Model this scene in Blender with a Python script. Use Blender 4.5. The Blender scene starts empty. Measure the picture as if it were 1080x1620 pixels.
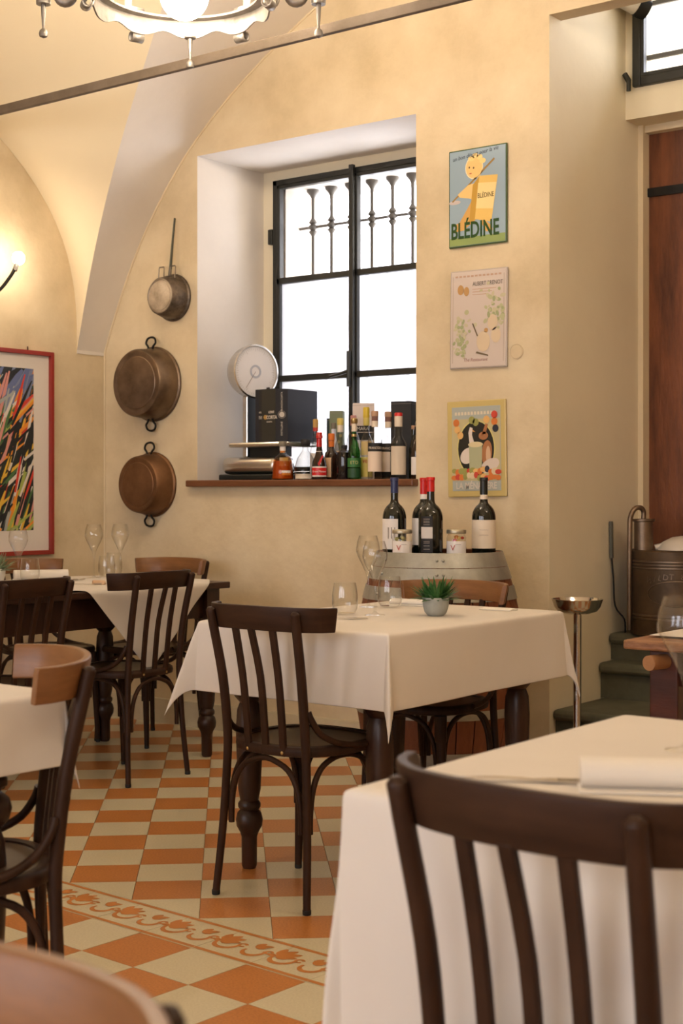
import bpy, bmesh, math, random
from math import sin, cos, pi, radians, atan2, hypot
from mathutils import Vector, Matrix, noise

random.seed(7)
scene = bpy.context.scene
COL = scene.collection

# ---------------------------------------------------------------- camera
PHI = radians(37.5)                       # the camera looks this far to the left of the window wall's normal
cam_d = bpy.data.cameras.new('camera')
cam = bpy.data.objects.new('camera', cam_d); COL.objects.link(cam)
cam.location = (0, 0, 1.19); cam.rotation_euler = (pi / 2, 0, PHI)
cam_d.sensor_fit = 'VERTICAL'; cam_d.sensor_height = 36.0; cam_d.sensor_width = 24.0
cam_d.lens = 2285.0 / 1620.0 * 36.0
cam_d.shift_y = -32.0 / 1620.0
cam_d.clip_start = 0.05; cam_d.clip_end = 200
cam_d.dof.use_dof = True; cam_d.dof.focus_distance = 4.9; cam_d.dof.aperture_fstop = 6.3
scene.camera = cam

# ---------------------------------------------------------------- world (overcast white sky outside the windows)
w = bpy.data.worlds.new('overcast_sky'); scene.world = w; w.use_nodes = True
bg = w.node_tree.nodes['Background']
bg.inputs[0].default_value = (0.96, 0.955, 1.0, 1); bg.inputs[1].default_value = 3.6

# ---------------------------------------------------------------- view
scene.view_settings.view_transform = 'Standard'; scene.view_settings.look = 'None'
scene.view_settings.gamma = 1.0; scene.view_settings.use_curve_mapping = False
scene.view_settings.exposure = 1.52
GLOBE_E = 17.0        # milk-glass globe of each chandelier
BULB_E = 104.0         # candle bulbs on the chandelier arms
SCONCE_E = 40.0
LAMP_COL = (1.0, 0.81, 0.60, 1)
try:
    cy = scene.cycles
    cy.max_bounces = 8; cy.diffuse_bounces = 4; cy.glossy_bounces = 3
    cy.transmission_bounces = 8; cy.transparent_max_bounces = 24
    cy.caustics_reflective = False; cy.caustics_refractive = False
    cy.sample_clamp_indirect = 5.0; cy.use_denoising = True
    cy.use_adaptive_sampling = True; cy.adaptive_threshold = 0.03
except Exception:
    pass
def portal(name, loc, rot, sx, sy):
    d = bpy.data.lights.new(name, 'AREA'); d.shape = 'RECTANGLE'; d.size = sx; d.size_y = sy
    d.cycles.is_portal = True
    o = bpy.data.objects.new(name, d); COL.objects.link(o); o.location = loc; o.rotation_euler = rot

# ================================================================ helpers
class MB:
    """collects shapes into one mesh"""
    def __init__(s): s.v = []; s.f = []; s.m = []; s.mi = 0
    def add(s, vs, fs, M=None):
        b = len(s.v)
        if M is not None: vs = [M @ Vector(p) for p in vs]
        s.v += [tuple(p) for p in vs]
        for f in fs: s.f.append(tuple(i + b for i in f)); s.m.append(s.mi)
        return s
    def box(s, x0, x1, y0, y1, z0, z1, M=None):
        vs = [(x0,y0,z0),(x1,y0,z0),(x1,y1,z0),(x0,y1,z0),(x0,y0,z1),(x1,y0,z1),(x1,y1,z1),(x0,y1,z1)]
        return s.add(vs, [(0,3,2,1),(4,5,6,7),(0,1,5,4),(1,2,6,5),(2,3,7,6),(3,0,4,7)], M)
    def cbox(s, c, d, M=None):
        return s.box(c[0]-d[0]/2, c[0]+d[0]/2, c[1]-d[1]/2, c[1]+d[1]/2, c[2]-d[2]/2, c[2]+d[2]/2, M)
    def lathe(s, prof, n=24, M=None, a0=0, a1=2*pi, cap=True):
        full = abs(a1 - a0 - 2*pi) < 1e-6
        k = n if full else n + 1
        vs = []
        for r, z in prof:
            for i in range(k):
                a = a0 + (a1 - a0) * i / n
                vs.append((r*cos(a), r*sin(a), z))
        fs = []
        for j in range(len(prof) - 1):
            for i in range(n):
                i2 = (i + 1) % k if full else i + 1
                fs.append((j*k+i, j*k+i2, (j+1)*k+i2, (j+1)*k+i))
        if cap and full:
            if prof[0][0] > 1e-5: fs.append(tuple(range(n-1, -1, -1)))
            if prof[-1][0] > 1e-5: fs.append(tuple((len(prof)-1)*k + i for i in range(n)))
        return s.add(vs, fs, M)
    def tube(s, pts, r, n=10, M=None, cap=True, flat=1.0):
        pts = [Vector(p) for p in pts]
        rs = r if isinstance(r, (list, tuple)) else [r]*len(pts)
        vs = []; fs = []
        t0 = (pts[1]-pts[0]).normalized()
        up = Vector((0,0,1)) if abs(t0.z) < .9 else Vector((0,1,0))
        nrm = (up - t0*up.dot(t0)).normalized()
        for i, p in enumerate(pts):
            t = (pts[min(i+1,len(pts)-1)] - pts[max(i-1,0)]).normalized()
            nrm = (nrm - t*nrm.dot(t)).normalized(); bn = t.cross(nrm)
            for k in range(n):
                a = 2*pi*k/n
                vs.append(p + nrm*(rs[i]*cos(a)) + bn*(rs[i]*flat*sin(a)))
        for i in range(len(pts)-1):
            for k in range(n):
                k2 = (k+1) % n
                fs.append((i*n+k, i*n+k2, (i+1)*n+k2, (i+1)*n+k))
        if cap:
            fs.append(tuple(range(n-1,-1,-1))); fs.append(tuple((len(pts)-1)*n+k for k in range(n)))
        return s.add(vs, fs, M)
    def sweep(s, path, prof, M=None, closed=False):
        """prof (a,b): a along the sideways normal in plan, b up; path nearly horizontal"""
        path = [Vector(p) for p in path]; n = len(prof); vs = []; fs = []; L = len(path)
        for i, p in enumerate(path):
            if closed: t = path[(i+1) % L] - path[i-1]
            else: t = path[min(i+1,L-1)] - path[max(i-1,0)]
            t.z = 0; t.normalize(); nn = Vector((-t.y, t.x, 0))
            for a, b in prof: vs.append(p + nn*a + Vector((0,0,b)))
        for i in range(L if closed else L-1):
            i2 = (i+1) % L
            for k in range(n):
                k2 = (k+1) % n
                fs.append((i*n+k, i2*n+k, i2*n+k2, i*n+k2))
        if not closed:
            fs.append(tuple(range(n))); fs.append(tuple((L-1)*n+k for k in range(n-1,-1,-1)))
        return s.add(vs, fs, M)
    def prism(s, poly, z0, z1, M=None):
        n = len(poly)
        vs = [(x,y,z0) for x,y in poly] + [(x,y,z1) for x,y in poly]
        fs = [tuple(range(n-1,-1,-1)), tuple(range(n,2*n))] + [(i,(i+1)%n,n+(i+1)%n,n+i) for i in range(n)]
        return s.add(vs, fs, M)
    def sphere(s, c, r, n=14, m=9, M=None, sc=(1,1,1)):
        prof = [(r*sin(pi*i/m), -r*cos(pi*i/m)) for i in range(m+1)]
        prof[0] = (1e-6, -r); prof[-1] = (1e-6, r)
        T = Matrix.Translation(c) @ Matrix.Diagonal((*sc,1))
        return s.lathe(prof, n, T if M is None else M @ T, cap=False)
    def mesh(s, name, mats, smooth=None):
        me = bpy.data.meshes.new(name); me.from_pydata(s.v, [], s.f); me.validate(clean_customdata=False)
        for m in (mats if isinstance(mats, (list, tuple)) else [mats]): me.materials.append(m)
        if len(s.m) == len(me.polygons): me.polygons.foreach_set('material_index', s.m)
        if smooth:
            bm = bmesh.new(); bm.from_mesh(me); bmesh.ops.recalc_face_normals(bm, faces=bm.faces); bm.to_mesh(me); bm.free()
            me.polygons.foreach_set('use_smooth', [True]*len(me.polygons))
            me.set_sharp_from_angle(angle=radians(smooth))
        me.update()
        return me

def link(name, data, parent=None, loc=None, rot=None):
    o = bpy.data.objects.new(name, data); COL.objects.link(o)
    if parent is not None: o.parent = parent
    if loc is not None: o.location = loc
    if rot is not None: o.rotation_euler = rot
    return o
def obj(name, mb, mats, parent=None, smooth=35, bevel=0, loc=None, rot=None):
    o = link(name, mb.mesh(name, mats, smooth), parent, loc, rot)
    if bevel:
        b = o.modifiers.new('bevel', 'BEVEL'); b.width = bevel; b.segments = 2; b.limit_method = 'ANGLE'
    return o
def thing(name, label, cat, loc=(0,0,0), rotz=0, group=None):
    o = link(name, None, None, loc, (0,0,rotz)); o.empty_display_size = .05
    o['label'] = label; o['category'] = cat
    if group: o['group'] = group
    return o
def tag(o, label, cat, group=None, kind=None):
    o['label'] = label; o['category'] = cat
    if group: o['group'] = group
    if kind: o['kind'] = kind
    return o
def struct(name, mb, mats, parent=None, smooth=35, label=None):
    o = obj(name, mb, mats, parent, smooth)
    if parent is None: o['kind'] = 'structure'
    if label: o['label'] = label
    return o
def dup(root, loc, rotz, label, group=None):
    r = root.copy(); COL.objects.link(r); r.location = loc; r.rotation_euler = (0,0,rotz); r['label'] = label
    if group: r['group'] = group
    for ch in list(root.children):
        c = ch.copy(); COL.objects.link(c); c.parent = r
        for g in list(ch.children):
            d = g.copy(); COL.objects.link(d); d.parent = c
    return r
def text(name, body, size, mat, parent, loc, rot=(pi/2,0,0), sx=1.0, ext=.0004, align='CENTER', bold=0, shear=0):
    c = bpy.data.curves.new(name, 'FONT'); c.body = body; c.size = size; c.extrude = ext
    c.align_x = align; c.align_y = 'CENTER'; c.offset = bold; c.shear = shear; c.resolution_u = 3
    tmp = bpy.data.objects.new(name, c); COL.objects.link(tmp)
    me = bpy.data.meshes.new_from_object(tmp.evaluated_get(bpy.context.evaluated_depsgraph_get()))
    bpy.data.objects.remove(tmp); bpy.data.curves.remove(c)
    me.materials.clear(); me.materials.append(mat); me.name = name
    o = link(name, me, parent, loc, rot); o.scale = (sx, 1, 1)
    return o
def smoothpath(pts, k=6):
    """Catmull-Rom through points (tuples of any length)"""
    P = [pts[0]] + list(pts) + [pts[-1]]; out = []
    for i in range(1, len(P)-2):
        for j in range(k):
            t = j/k; r = []
            for d in range(len(P[0])):
                a,b,c,e = P[i-1][d],P[i][d],P[i+1][d],P[i+2][d]
                r.append(.5*((2*b)+(-a+c)*t+(2*a-5*b+4*c-e)*t*t+(-a+3*b-3*c+e)*t**3))
            out.append(tuple(r))
    out.append(tuple(pts[-1])); return out
def interp(x, xs, ys):
    if x <= xs[0]: return ys[0]
    for i in range(1, len(xs)):
        if x <= xs[i]:
            return ys[i-1] + (ys[i]-ys[i-1])*(x-xs[i-1])/(xs[i]-xs[i-1])
    return ys[-1]
def RZ(a): return Matrix.Rotation(a, 4, 'Z')
def RX(a): return Matrix.Rotation(a, 4, 'X')
def RY(a): return Matrix.Rotation(a, 4, 'Y')
def TR(x, y, z): return Matrix.Translation((x, y, z))
def facing(x, y): return atan2(-x, y)   # turns local -Y towards the camera's side of the room

# ================================================================ materials
def srgb(r, g, b):
    f = lambda c: (c/255)/12.92 if c/255 <= .04045 else ((c/255+.055)/1.055)**2.4
    return (f(r), f(g), f(b), 1)
def base(name):
    m = bpy.data.materials.new(name); m.use_nodes = True
    return m, m.node_tree.nodes, m.node_tree.links, m.node_tree.nodes['Principled BSDF']
def plain(name, col, rough=.5, metal=0, spec=.5, **kw):
    m, n, l, p = base(name)
    p.inputs['Base Color'].default_value = col; p.inputs['Roughness'].default_value = rough
    p.inputs['Metallic'].default_value = metal; p.inputs['Specular IOR Level'].default_value = spec
    for k, v in kw.items(): p.inputs[k.replace('_', ' ')].default_value = v
    return m
def mottled(name, c1, c2, scale=4, rough=.8, bump=.15, bscale=60, metal=0, detail=6, c3=None, stretch=None, spec=.4, rough2=None):
    """two or three tones by noise, fine bump"""
    m, n, l, p = base(name)
    tc = n.new('ShaderNodeTexCoord'); src = tc.outputs['Object']
    if stretch:
        mp = n.new('ShaderNodeMapping'); mp.inputs['Scale'].default_value = stretch
        l.new(src, mp.inputs[0]); src = mp.outputs[0]
    no = n.new('ShaderNodeTexNoise'); no.inputs['Scale'].default_value = scale; no.inputs['Detail'].default_value = detail
    no.inputs['Roughness'].default_value = .65
    l.new(src, no.inputs['Vector'])
    cr = n.new('ShaderNodeValToRGB'); e = cr.color_ramp.elements
    e[0].position = .3; e[0].color = c1; e[1].position = .7; e[1].color = c2
    if c3: x = e.new(.5); x.color = c3
    l.new(no.outputs[0], cr.inputs[0]); l.new(cr.outputs[0], p.inputs['Base Color'])
    p.inputs['Roughness'].default_value = rough; p.inputs['Metallic'].default_value = metal
    p.inputs['Specular IOR Level'].default_value = spec
    if rough2 is not None:
        mr = n.new('ShaderNodeMapRange'); mr.inputs[3].default_value = rough; mr.inputs[4].default_value = rough2
        l.new(no.outputs[0], mr.inputs[0]); l.new(mr.outputs[0], p.inputs['Roughness'])
    if bump:
        n2 = n.new('ShaderNodeTexNoise'); n2.inputs['Scale'].default_value = bscale; n2.inputs['Detail'].default_value = 3
        l.new(src, n2.inputs['Vector'])
        b = n.new('ShaderNodeBump'); b.inputs['Strength'].default_value = bump; b.inputs['Distance'].default_value = .01
        l.new(n2.outputs[0], b.inputs['Height']); l.new(b.outputs[0], p.inputs['Normal'])
    return m
def emis(name, col, e):
    m, n, l, p = base(name)
    p.inputs['Base Color'].default_value = (.9,.9,.9,1)
    p.inputs['Emission Color'].default_value = col; p.inputs['Emission Strength'].default_value = e
    return m
def thin_glass(name, tint=(1,1,1,1), refl=.9, ior=1.5, edge=0.0, rimw=0.0):
    """thin clear glass: fresnel mirror over tinted see-through"""
    m = bpy.data.materials.new(name); m.use_nodes = True
    n = m.node_tree.nodes; l = m.node_tree.links; n.clear()
    out = n.new('ShaderNodeOutputMaterial'); mx = n.new('ShaderNodeMixShader'); tr = n.new('ShaderNodeBsdfTransparent')
    gl = n.new('ShaderNodeBsdfGlossy'); fr = n.new('ShaderNodeFresnel'); fr.inputs[0].default_value = ior
    gl.inputs['Roughness'].default_value = .05; gl.inputs['Color'].default_value = (refl,refl,refl,1)
    lw = n.new('ShaderNodeLayerWeight'); lw.inputs[0].default_value = .3
    rmp = n.new('ShaderNodeMixRGB'); rmp.inputs[1].default_value = tint
    rmp.inputs[2].default_value = (tint[0]*(1-edge), tint[1]*(1-edge), tint[2]*(1-edge), 1)
    l.new(lw.outputs['Facing'], rmp.inputs[0]); l.new(rmp.outputs[0], tr.inputs[0])
    ge = n.new('ShaderNodeNewGeometry'); sb = n.new('ShaderNodeMath'); sb.operation = 'SUBTRACT'; sb.inputs[0].default_value = 1.0
    l.new(ge.outputs['Backfacing'], sb.inputs[1]); ml = n.new('ShaderNodeMath'); ml.operation = 'MULTIPLY'
    pw = n.new('ShaderNodeMath'); pw.operation = 'POWER'; pw.inputs[1].default_value = 3.0; l.new(lw.outputs['Facing'], pw.inputs[0])
    mm = n.new('ShaderNodeMath'); mm.operation = 'MULTIPLY_ADD'; mm.inputs[1].default_value = rimw; l.new(pw.outputs[0], mm.inputs[0]); l.new(fr.outputs[0], mm.inputs[2])
    mm.use_clamp = True
    l.new(mm.outputs[0], ml.inputs[0]); l.new(sb.outputs[0], ml.inputs[1])
    l.new(ml.outputs[0], mx.inputs[0]); l.new(tr.outputs[0], mx.inputs[1]); l.new(gl.outputs[0], mx.inputs[2])
    l.new(mx.outputs[0], out.inputs[0]); return m

M = {}
M['plaster'] = mottled('ochre_plaster', (.53,.430,.275,1), (.70,.595,.415,1), 2.6, .85, .25, 22, c3=(.635,.525,.35,1))
M['plaster_light'] = mottled('pale_plaster', (.76,.675,.50,1), (.80,.72,.54,1), 2.0, .85, .12, 18)
M['reveal'] = mottled('white_reveal_paint', (.70,.65,.59,1), (.75,.70,.64,1), 3.0, .8, .12, 20)
M['cream'] = mottled('cream_vault_paint', (.80,.70,.50,1), (.83,.73,.53,1), 1.5, .85, .08, 15)
M['edge_line'] = plain('pale_arris', (.70,.585,.40,1), .8)
M['skirting'] = mottled('stone_skirting', (.52,.45,.30,1), (.60,.53,.37,1), 9, .6, .08, 40)
M['tile_orange'] = mottled('orange_terrazzo_tile', (.37,.130,.030,1), (.52,.21,.055,1), 160, .34, .03, 200, detail=2, c3=(.465,.178,.045,1))
M['tile_cream'] = mottled('cream_terrazzo_tile', (.53,.465,.315,1), (.62,.555,.39,1), 160, .30, .03, 200, detail=2)
M['grout'] = plain('tile_joint', (.30,.23,.14,1), .9)
M['inlay'] = plain('orange_inlay', (.50,.185,.036,1), .35)
M['chairwood'] = mottled('dark_stained_beech', (.021,.0092,.0052,1), (.047,.021,.011,1), 5, .36, .04, 60, stretch=(6,6,1.2), rough2=.55, spec=.18)
M['railwood'] = mottled('dark_brown_beech', (.024,.0105,.0058,1), (.050,.0225,.0115,1), 4, .36, .03, 60, stretch=(1.5,1.5,9), rough2=.55, spec=.18)
M['railwood_lit'] = mottled('lit_beech', (.15,.062,.021,1), (.24,.105,.038,1), 4, .3, .03, 60, stretch=(1.5,1.5,9), rough2=.42)  # lighter copy of railwood; light on the inner rail face is coloured in
M['seatwood'] = mottled('brown_plywood_seat', (.045,.024,.012,1), (.075,.042,.02,1), 3, .28, .02, 40, rough2=.4)
M['tablewood'] = mottled('dark_walnut', (.022,.009,.0055,1), (.05,.02,.011,1), 4, .28, .03, 50, stretch=(4,4,1), rough2=.42)
M['rubber'] = plain('black_rubber', (.01,.01,.01,1), .7)
M['brass'] = plain('worn_brass', (.55,.38,.15,1), .35, 1)
M['cloth'] = mottled('cream_tablecloth', (.645,.60,.545,1), (.675,.63,.575,1), 3, .85, .10, 900, spec=.2)
M['napkin'] = mottled('white_napkin', (.72,.68,.63,1), (.74,.70,.65,1), 3, .85, .05, 500, spec=.2)
M['glass'] = thin_glass('clear_glass', (.985,.985,.98,1), 1.0, 1.6, .12, .5)
M['pane'] = thin_glass('window_pane', (.96,.96,.97,1), .8, 1.2)
M['steel'] = plain('cutlery_steel', (.70,.67,.62,1), .22, 1)
M['chrome'] = plain('polished_steel', (.62,.60,.57,1), .12, 1)
M['brushed'] = mottled('brushed_steel', (.62,.60,.56,1), (.72,.70,.66,1), 3, .24, .02, 80, metal=1, stretch=(1,1,30))
M['iron'] = mottled('wrought_iron_silver', (.20,.185,.165,1), (.36,.33,.30,1), 14, .5, .25, 40, metal=.75)
M['iron_dark'] = plain('dark_window_iron', (.022,.022,.018,1), .45, .2)
M['iron_bar'] = mottled('old_tie_bar', (.115,.088,.062,1), (.17,.132,.098,1), 8, .8, .2, 60)
M['grille'] = plain('grille_iron', (.15,.14,.125,1), .6, .2)  # iron colour lightened to paint in the haze over the grille
M['globe'] = emis('milk_glass_globe_lit', LAMP_COL, GLOBE_E)
M['bulb'] = emis('lit_bulb', LAMP_COL, BULB_E)
M['sconce_bulb'] = emis('lit_sconce_bulb', LAMP_COL, SCONCE_E)
M['door'] = mottled('old_red_brown_door', (.060,.019,.008,1), (.24,.080,.028,1), 3.5, .5, .2, 30, c3=(.155,.050,.018,1), stretch=(3.2,3,.55))
M['redwood'] = mottled('red_brown_table_wood', (.035,.009,.006,1), (.085,.022,.012,1), 4, .35, .06, 30, stretch=(1,4,4))
M['redwood_worn'] = mottled('worn_table_edge', (.10,.030,.012,1), (.38,.19,.085,1), 9, .5, .2, 30, stretch=(1,3,3))
M['stone'] = mottled('grey_green_stone', (.075,.075,.048,1), (.125,.12,.082,1), 7, .7, .15, 50)
M['copper_old'] = mottled('tarnished_copper', (.115,.082,.058,1), (.26,.185,.125,1), 7, .36, .08, 25, metal=.9, rough2=.5)
M['copper'] = mottled('brown_copper', (.13,.062,.028,1), (.25,.13,.062,1), 6, .42, .08, 25, metal=.75, rough2=.55)
M['tin'] = mottled('worn_tinned_iron', (.17,.14,.11,1), (.36,.31,.26,1), 12, .36, .12, 30, metal=.85, rough2=.5)
M['tin_dark'] = mottled('sooted_tin', (.05,.038,.028,1), (.22,.17,.125,1), 16, .45, .2, 30, metal=.6)
M['black_iron'] = plain('black_forged_iron', (.018,.017,.015,1), .5, .6)
M['stave'] = mottled('barrel_oak', (.135,.040,.016,1), (.22,.072,.028,1), 4, .5, .12, 40, stretch=(8,8,1))
M['hoop'] = mottled('galvanised_hoop', (.30,.30,.26,1), (.44,.43,.38,1), 9, .42, .08, 60, metal=.55)
M['barrel_head'] = mottled('dark_barrel_head', (.02,.015,.012,1), (.05,.035,.024,1), 5, .6, .1, 40)
M['sillwood'] = mottled('varnished_sill_board', (.11,.040,.016,1), (.19,.075,.032,1), 3, .35, .05, 40, stretch=(1,5,5))
M['frame_red'] = plain('red_picture_frame', (.27,.022,.014,1), .4)
M['mat_board'] = plain('white_mat_board', (.72,.66,.60,1), .7)
def flat(name, r, g, b, rough=.6): 
    if name not in M: M[name] = plain(name, srgb(r, g, b), rough)
    return M[name]
# frosted window film: daylight glows through it
def frosted():
    m = bpy.data.materials.new('frosted_window_film'); m.use_nodes = True
    n = m.node_tree.nodes; l = m.node_tree.links; n.clear()
    out = n.new('ShaderNodeOutputMaterial'); mx = n.new('ShaderNodeMixShader'); t = n.new('ShaderNodeBsdfTranslucent')
    d = n.new('ShaderNodeBsdfRefraction'); t.inputs[0].default_value = (.50,.495,.515,1); d.inputs['Color'].default_value = (.20,.197,.21,1)
    d.inputs['Roughness'].default_value = .34; d.inputs['IOR'].default_value = 1.25
    mx.inputs[0].default_value = .5
    l.new(t.outputs[0], mx.inputs[1]); l.new(d.outputs[0], mx.inputs[2]); l.new(mx.outputs[0], out.inputs[0]); return m
M['frosted'] = frosted()

portal('window_portal', (-4.36, 6.30, 2.05), (-pi/2, 0, 0), 1.2, 1.7)
portal('transom_portal', (-2.40, 6.32, 3.50), (-pi/2, 0, 0), 1.1, .95)
for px_ in (-4.1, -1.9, .3): portal('front_window_portal', (px_, -2.95, 1.85), (pi/2, 0, 0), 1.3, 2.0)

# ================================================================ the room
YW, XL = 5.36, -5.71            # window wall plane, left wall plane
XR, YB, ZC = 2.4, -2.8, 4.3     # the rest of the dining room, behind the camera
# ---- wall with the window and the niche
WX0, WX1, WZ0, WZ1, WY = -5.033, -3.69, 1.215, 2.89, 5.90
NX0, NX1 = -3.01, -1.45
mb = MB()
def wbox(*a): mb.box(*a)
wbox(XL-.4, WX0, YW, WY, 0, ZC)                    # left of the window
wbox(WX0, WX1, YW, WY, 0, WZ0)                     # under it
wbox(WX0, WX1, YW, WY, WZ1, ZC)                    # over it
wbox(WX1, NX0, YW, WY, 0, ZC)                      # pier between window and niche
wbox(NX1, XR, YW, WY, 0, ZC)                       # right of the niche
wbox(NX0, NX1, YW, YW+.10, 3.20, ZC)               # lintel over the niche
me_faces = mb.f
wall_back = struct('wall_back', mb, [M['plaster'], M['reveal'], M['plaster_light']], smooth=None, label='ochre plaster wall with the window and the door niche')
for p in wall_back.data.polygons:                  # painted reveals
    n, c = p.normal, p.center
    if abs(n.x) > .9 and YW < c.y < WY and c.x > WX0-.01:
        p.material_index = 2 if c.x > -3.1 else 1
    if n.z < -.9 and WX0 < c.x < WX1 and c.z > 2: p.material_index = 1
# outer half of the wall around the window: narrower outside opening
mb = MB()
mb.box(WX0-.5, -4.90, WY, 6.26, 0.9, ZC); mb.box(-3.80, -3.62, WY, 6.26, .9, ZC)
mb.box(-4.90, -3.80, WY, 6.26, .9, 1.24); mb.box(-4.90, -3.80, WY, 6.26, 2.80, ZC)
struct('wall_outer', mb, M['reveal'], smooth=None, label='pale outer jambs of the window opening')
# niche: deep left reveal, back wall over the door, right side
mb = MB()
mb.box(NX0-.55, NX0, WY-.001, 6.9, 0, ZC); mb.box(NX1, NX1+.4, WY-.001, 6.9, 0, ZC)
mb.mi = 1
mb.box(NX0, -2.967, 6.07, 6.27, 2.90, ZC); mb.box(-1.85, NX1, 6.07, 6.27, 2.90, ZC)
mb.box(-2.967, -1.85, 6.07, 6.27, 2.90, 3.04); mb.box(-2.967, -1.85, 6.07, 6.27, 3.95, ZC)
mb.mi = 0
mb.box(NX0, NX1, YW, 6.9, ZC, ZC+.1); mb.box(NX0-.1, NX1+.1, 6.42, 6.52, 0, 3.03)
struct('wall_niche', mb, [M['plaster_light'], M['plaster_light']], smooth=None, label='pale plaster niche around the old wooden door')
mb = MB(); mb.box(NX0, -2.985, 6.20, 6.265, .55, 2.90); mb.box(-2.985, NX1, 6.22, 6.265, 2.868, 2.90)
struct('trim_1', mb, M['edge_line'], smooth=None, label='pale worn rebate strip around the wooden door')
# ---- left wall
mb = MB(); mb.box(XL-.3, XL, YB-.3, YW+.5, 0, ZC)
struct('wall_left', mb, M['plaster'], smooth=None, label='ochre plaster left wall with the red framed picture')
mb = MB(); mb.box(XR, XR+.3, YB-.3, YW+.6, 0, ZC)
struct('wall_right', mb, M['plaster'], smooth=None, label='ochre plaster wall behind the camera on the right')
mb = MB(); mb.box(XL-.3, XR+.3, YB-.3, YB, 0, .85); mb.box(XL-.3, XR+.3, YB-.3, YB, 2.85, ZC)   # street side, with three windows
for xa, xb in ((XL-.3,-4.75),(-3.45,-2.55),(-1.25,-.35),(.95,XR+.3)): mb.box(xa, xb, YB-.3, YB, .85, 2.85)
struct('wall_front', mb, M['plaster'], smooth=None, label='ochre plaster wall behind the camera')
for wi, xc in enumerate((-4.1,-1.9,.3)):
    wn = link('window_%d' % (wi+3), None, None, (xc, YB-.12, .85)); wn['kind'] = 'structure'; wn['label'] = 'plain street window behind the camera'
    p = MB(); p.box(-.65,-.60,-.03,.03,0,2); p.box(.60,.65,-.03,.03,0,2); p.box(-.6,.6,-.03,.03,0,.06); p.box(-.6,.6,-.03,.03,1.94,2); p.box(-.025,.025,-.03,.03,.06,1.94)
    obj('window_frame', p, M['iron_dark'], wn, None); obj('pane', MB().box(-.6,.6,-.003,.003,.06,1.94), M['pane'], wn, None)
# ---- skirting
mb = MB(); mb.box(XL, NX0, YW-.025, YW, 0, .125)
struct('baseboard_back', mb, M['skirting'], smooth=None, label='pale stone skirting under the window wall')
mb = MB(); mb.box(XL, XL+.025, YB, YW-.025, 0, .125)
struct('baseboard_left', mb, M['skirting'], smooth=None, label='pale stone skirting under the left wall')

# ---- groin vault: window web, left web, the rest flat
SU = [0,.1,.2,.3,.4,.55,.7,.9,1.1,1.36,1.8,2.4,3.0,4.0]          # slope of the wall arch against distance from the corner
SS = [2.5,2.2,1.85,1.5,1.32,1.08,.86,.72,.62,.55,.36,.2,.08,0]
GU = [i*.01 for i in range(401)]; GZ = [1.93]
for i in range(400): GZ.append(GZ[-1] + .01*interp(GU[i]+.005, SU, SS))
def g(u): return interp(u, GU, GZ)
def k(v): return min(GZ[-1], 1.93 + 1.30*max(v-.196, 0)**.36)
def kinv(z): return .196 + (max(z-1.93, 0)/1.30)**(1/.36)
def vg(u): return .196 + .36*u + .10*u*u if u < 2.5 else .196+.36*2.5+.625
us = [0,.01,.02,.04,.066,.09,.109,.13,.152,.185,.219,.25,.28,.34,.395,.46,.535,.6,.673,.78,.896,1.0,1.111,1.255,1.357,1.58,1.8,2.1,2.4,2.7,3.0,3.5,4.0,6.0,8.11]
ceiling = link('ceiling', None); ceiling['kind'] = 'structure'; ceiling['label'] = 'cream painted groin vault springing from the corner'
A = MB(); vs = []; fs = []; NV = 5
for u in us:
    for j in range(NV):
        vs.append((XL+u, YW - vg(u)*j/(NV-1), g(u)))
for i in range(len(us)-1):
    for j in range(NV-1):
        a = i*NV+j; fs.append((a, a+1, a+NV+1, a+NV))
A.add(vs, fs)
obj('vault_web', A, M['reveal'], ceiling, 30)
B = MB(); vs = []; fs = []
tv = [0,.002,.005,.01,.02,.03,.045,.07,.1,.15,.2,.27,.35,.45,.6,.8,1.05,1.4,1.9,2.5,3.2,5.0,8.2]
for u in us:
    dlt = kinv(g(u)) - vg(u)
    for t in tv:
        v = vg(u) + t
        vs.append((XL+u, YW - v, max(g(u) if t == 0 else 0, k(v + dlt)) ))
n = len(tv)
for i in range(len(us)-1):
    for j in range(n-1):
        a = i*n+j; fs.append((a, a+1, a+n+1, a+n))
B.add(vs, fs)
obj('vault_web', B, M['cream'], ceiling, 40)
# springing ledge under the vault corner
mb = MB(); mb.box(XL, XL+.004, YW-.196, YW, 1.915, 1.932)
obj('springer', mb, M['reveal'], ceiling, None)
mb = MB(); mb.box(XL-.3, XR+.3, YB-.3, 7.0, ZC, ZC+.2)
obj('upper_slab', mb, M['cream'], ceiling, None)
# pale line where the window web meets the wall, and down the corner
mb = MB()
mb.tube([(XL+u, YW-.002, g(u)-.003) for u in us[:26]], .006, 6)
mb.tube([(XL+.004, YW-.004, z) for z in (1.95,1.6,1.2,.8,.4,.13)], .005, 6)
struct('trim_2', mb, M['edge_line'], smooth=60, label='pale rounded arris along the wall arch and corner')

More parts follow.
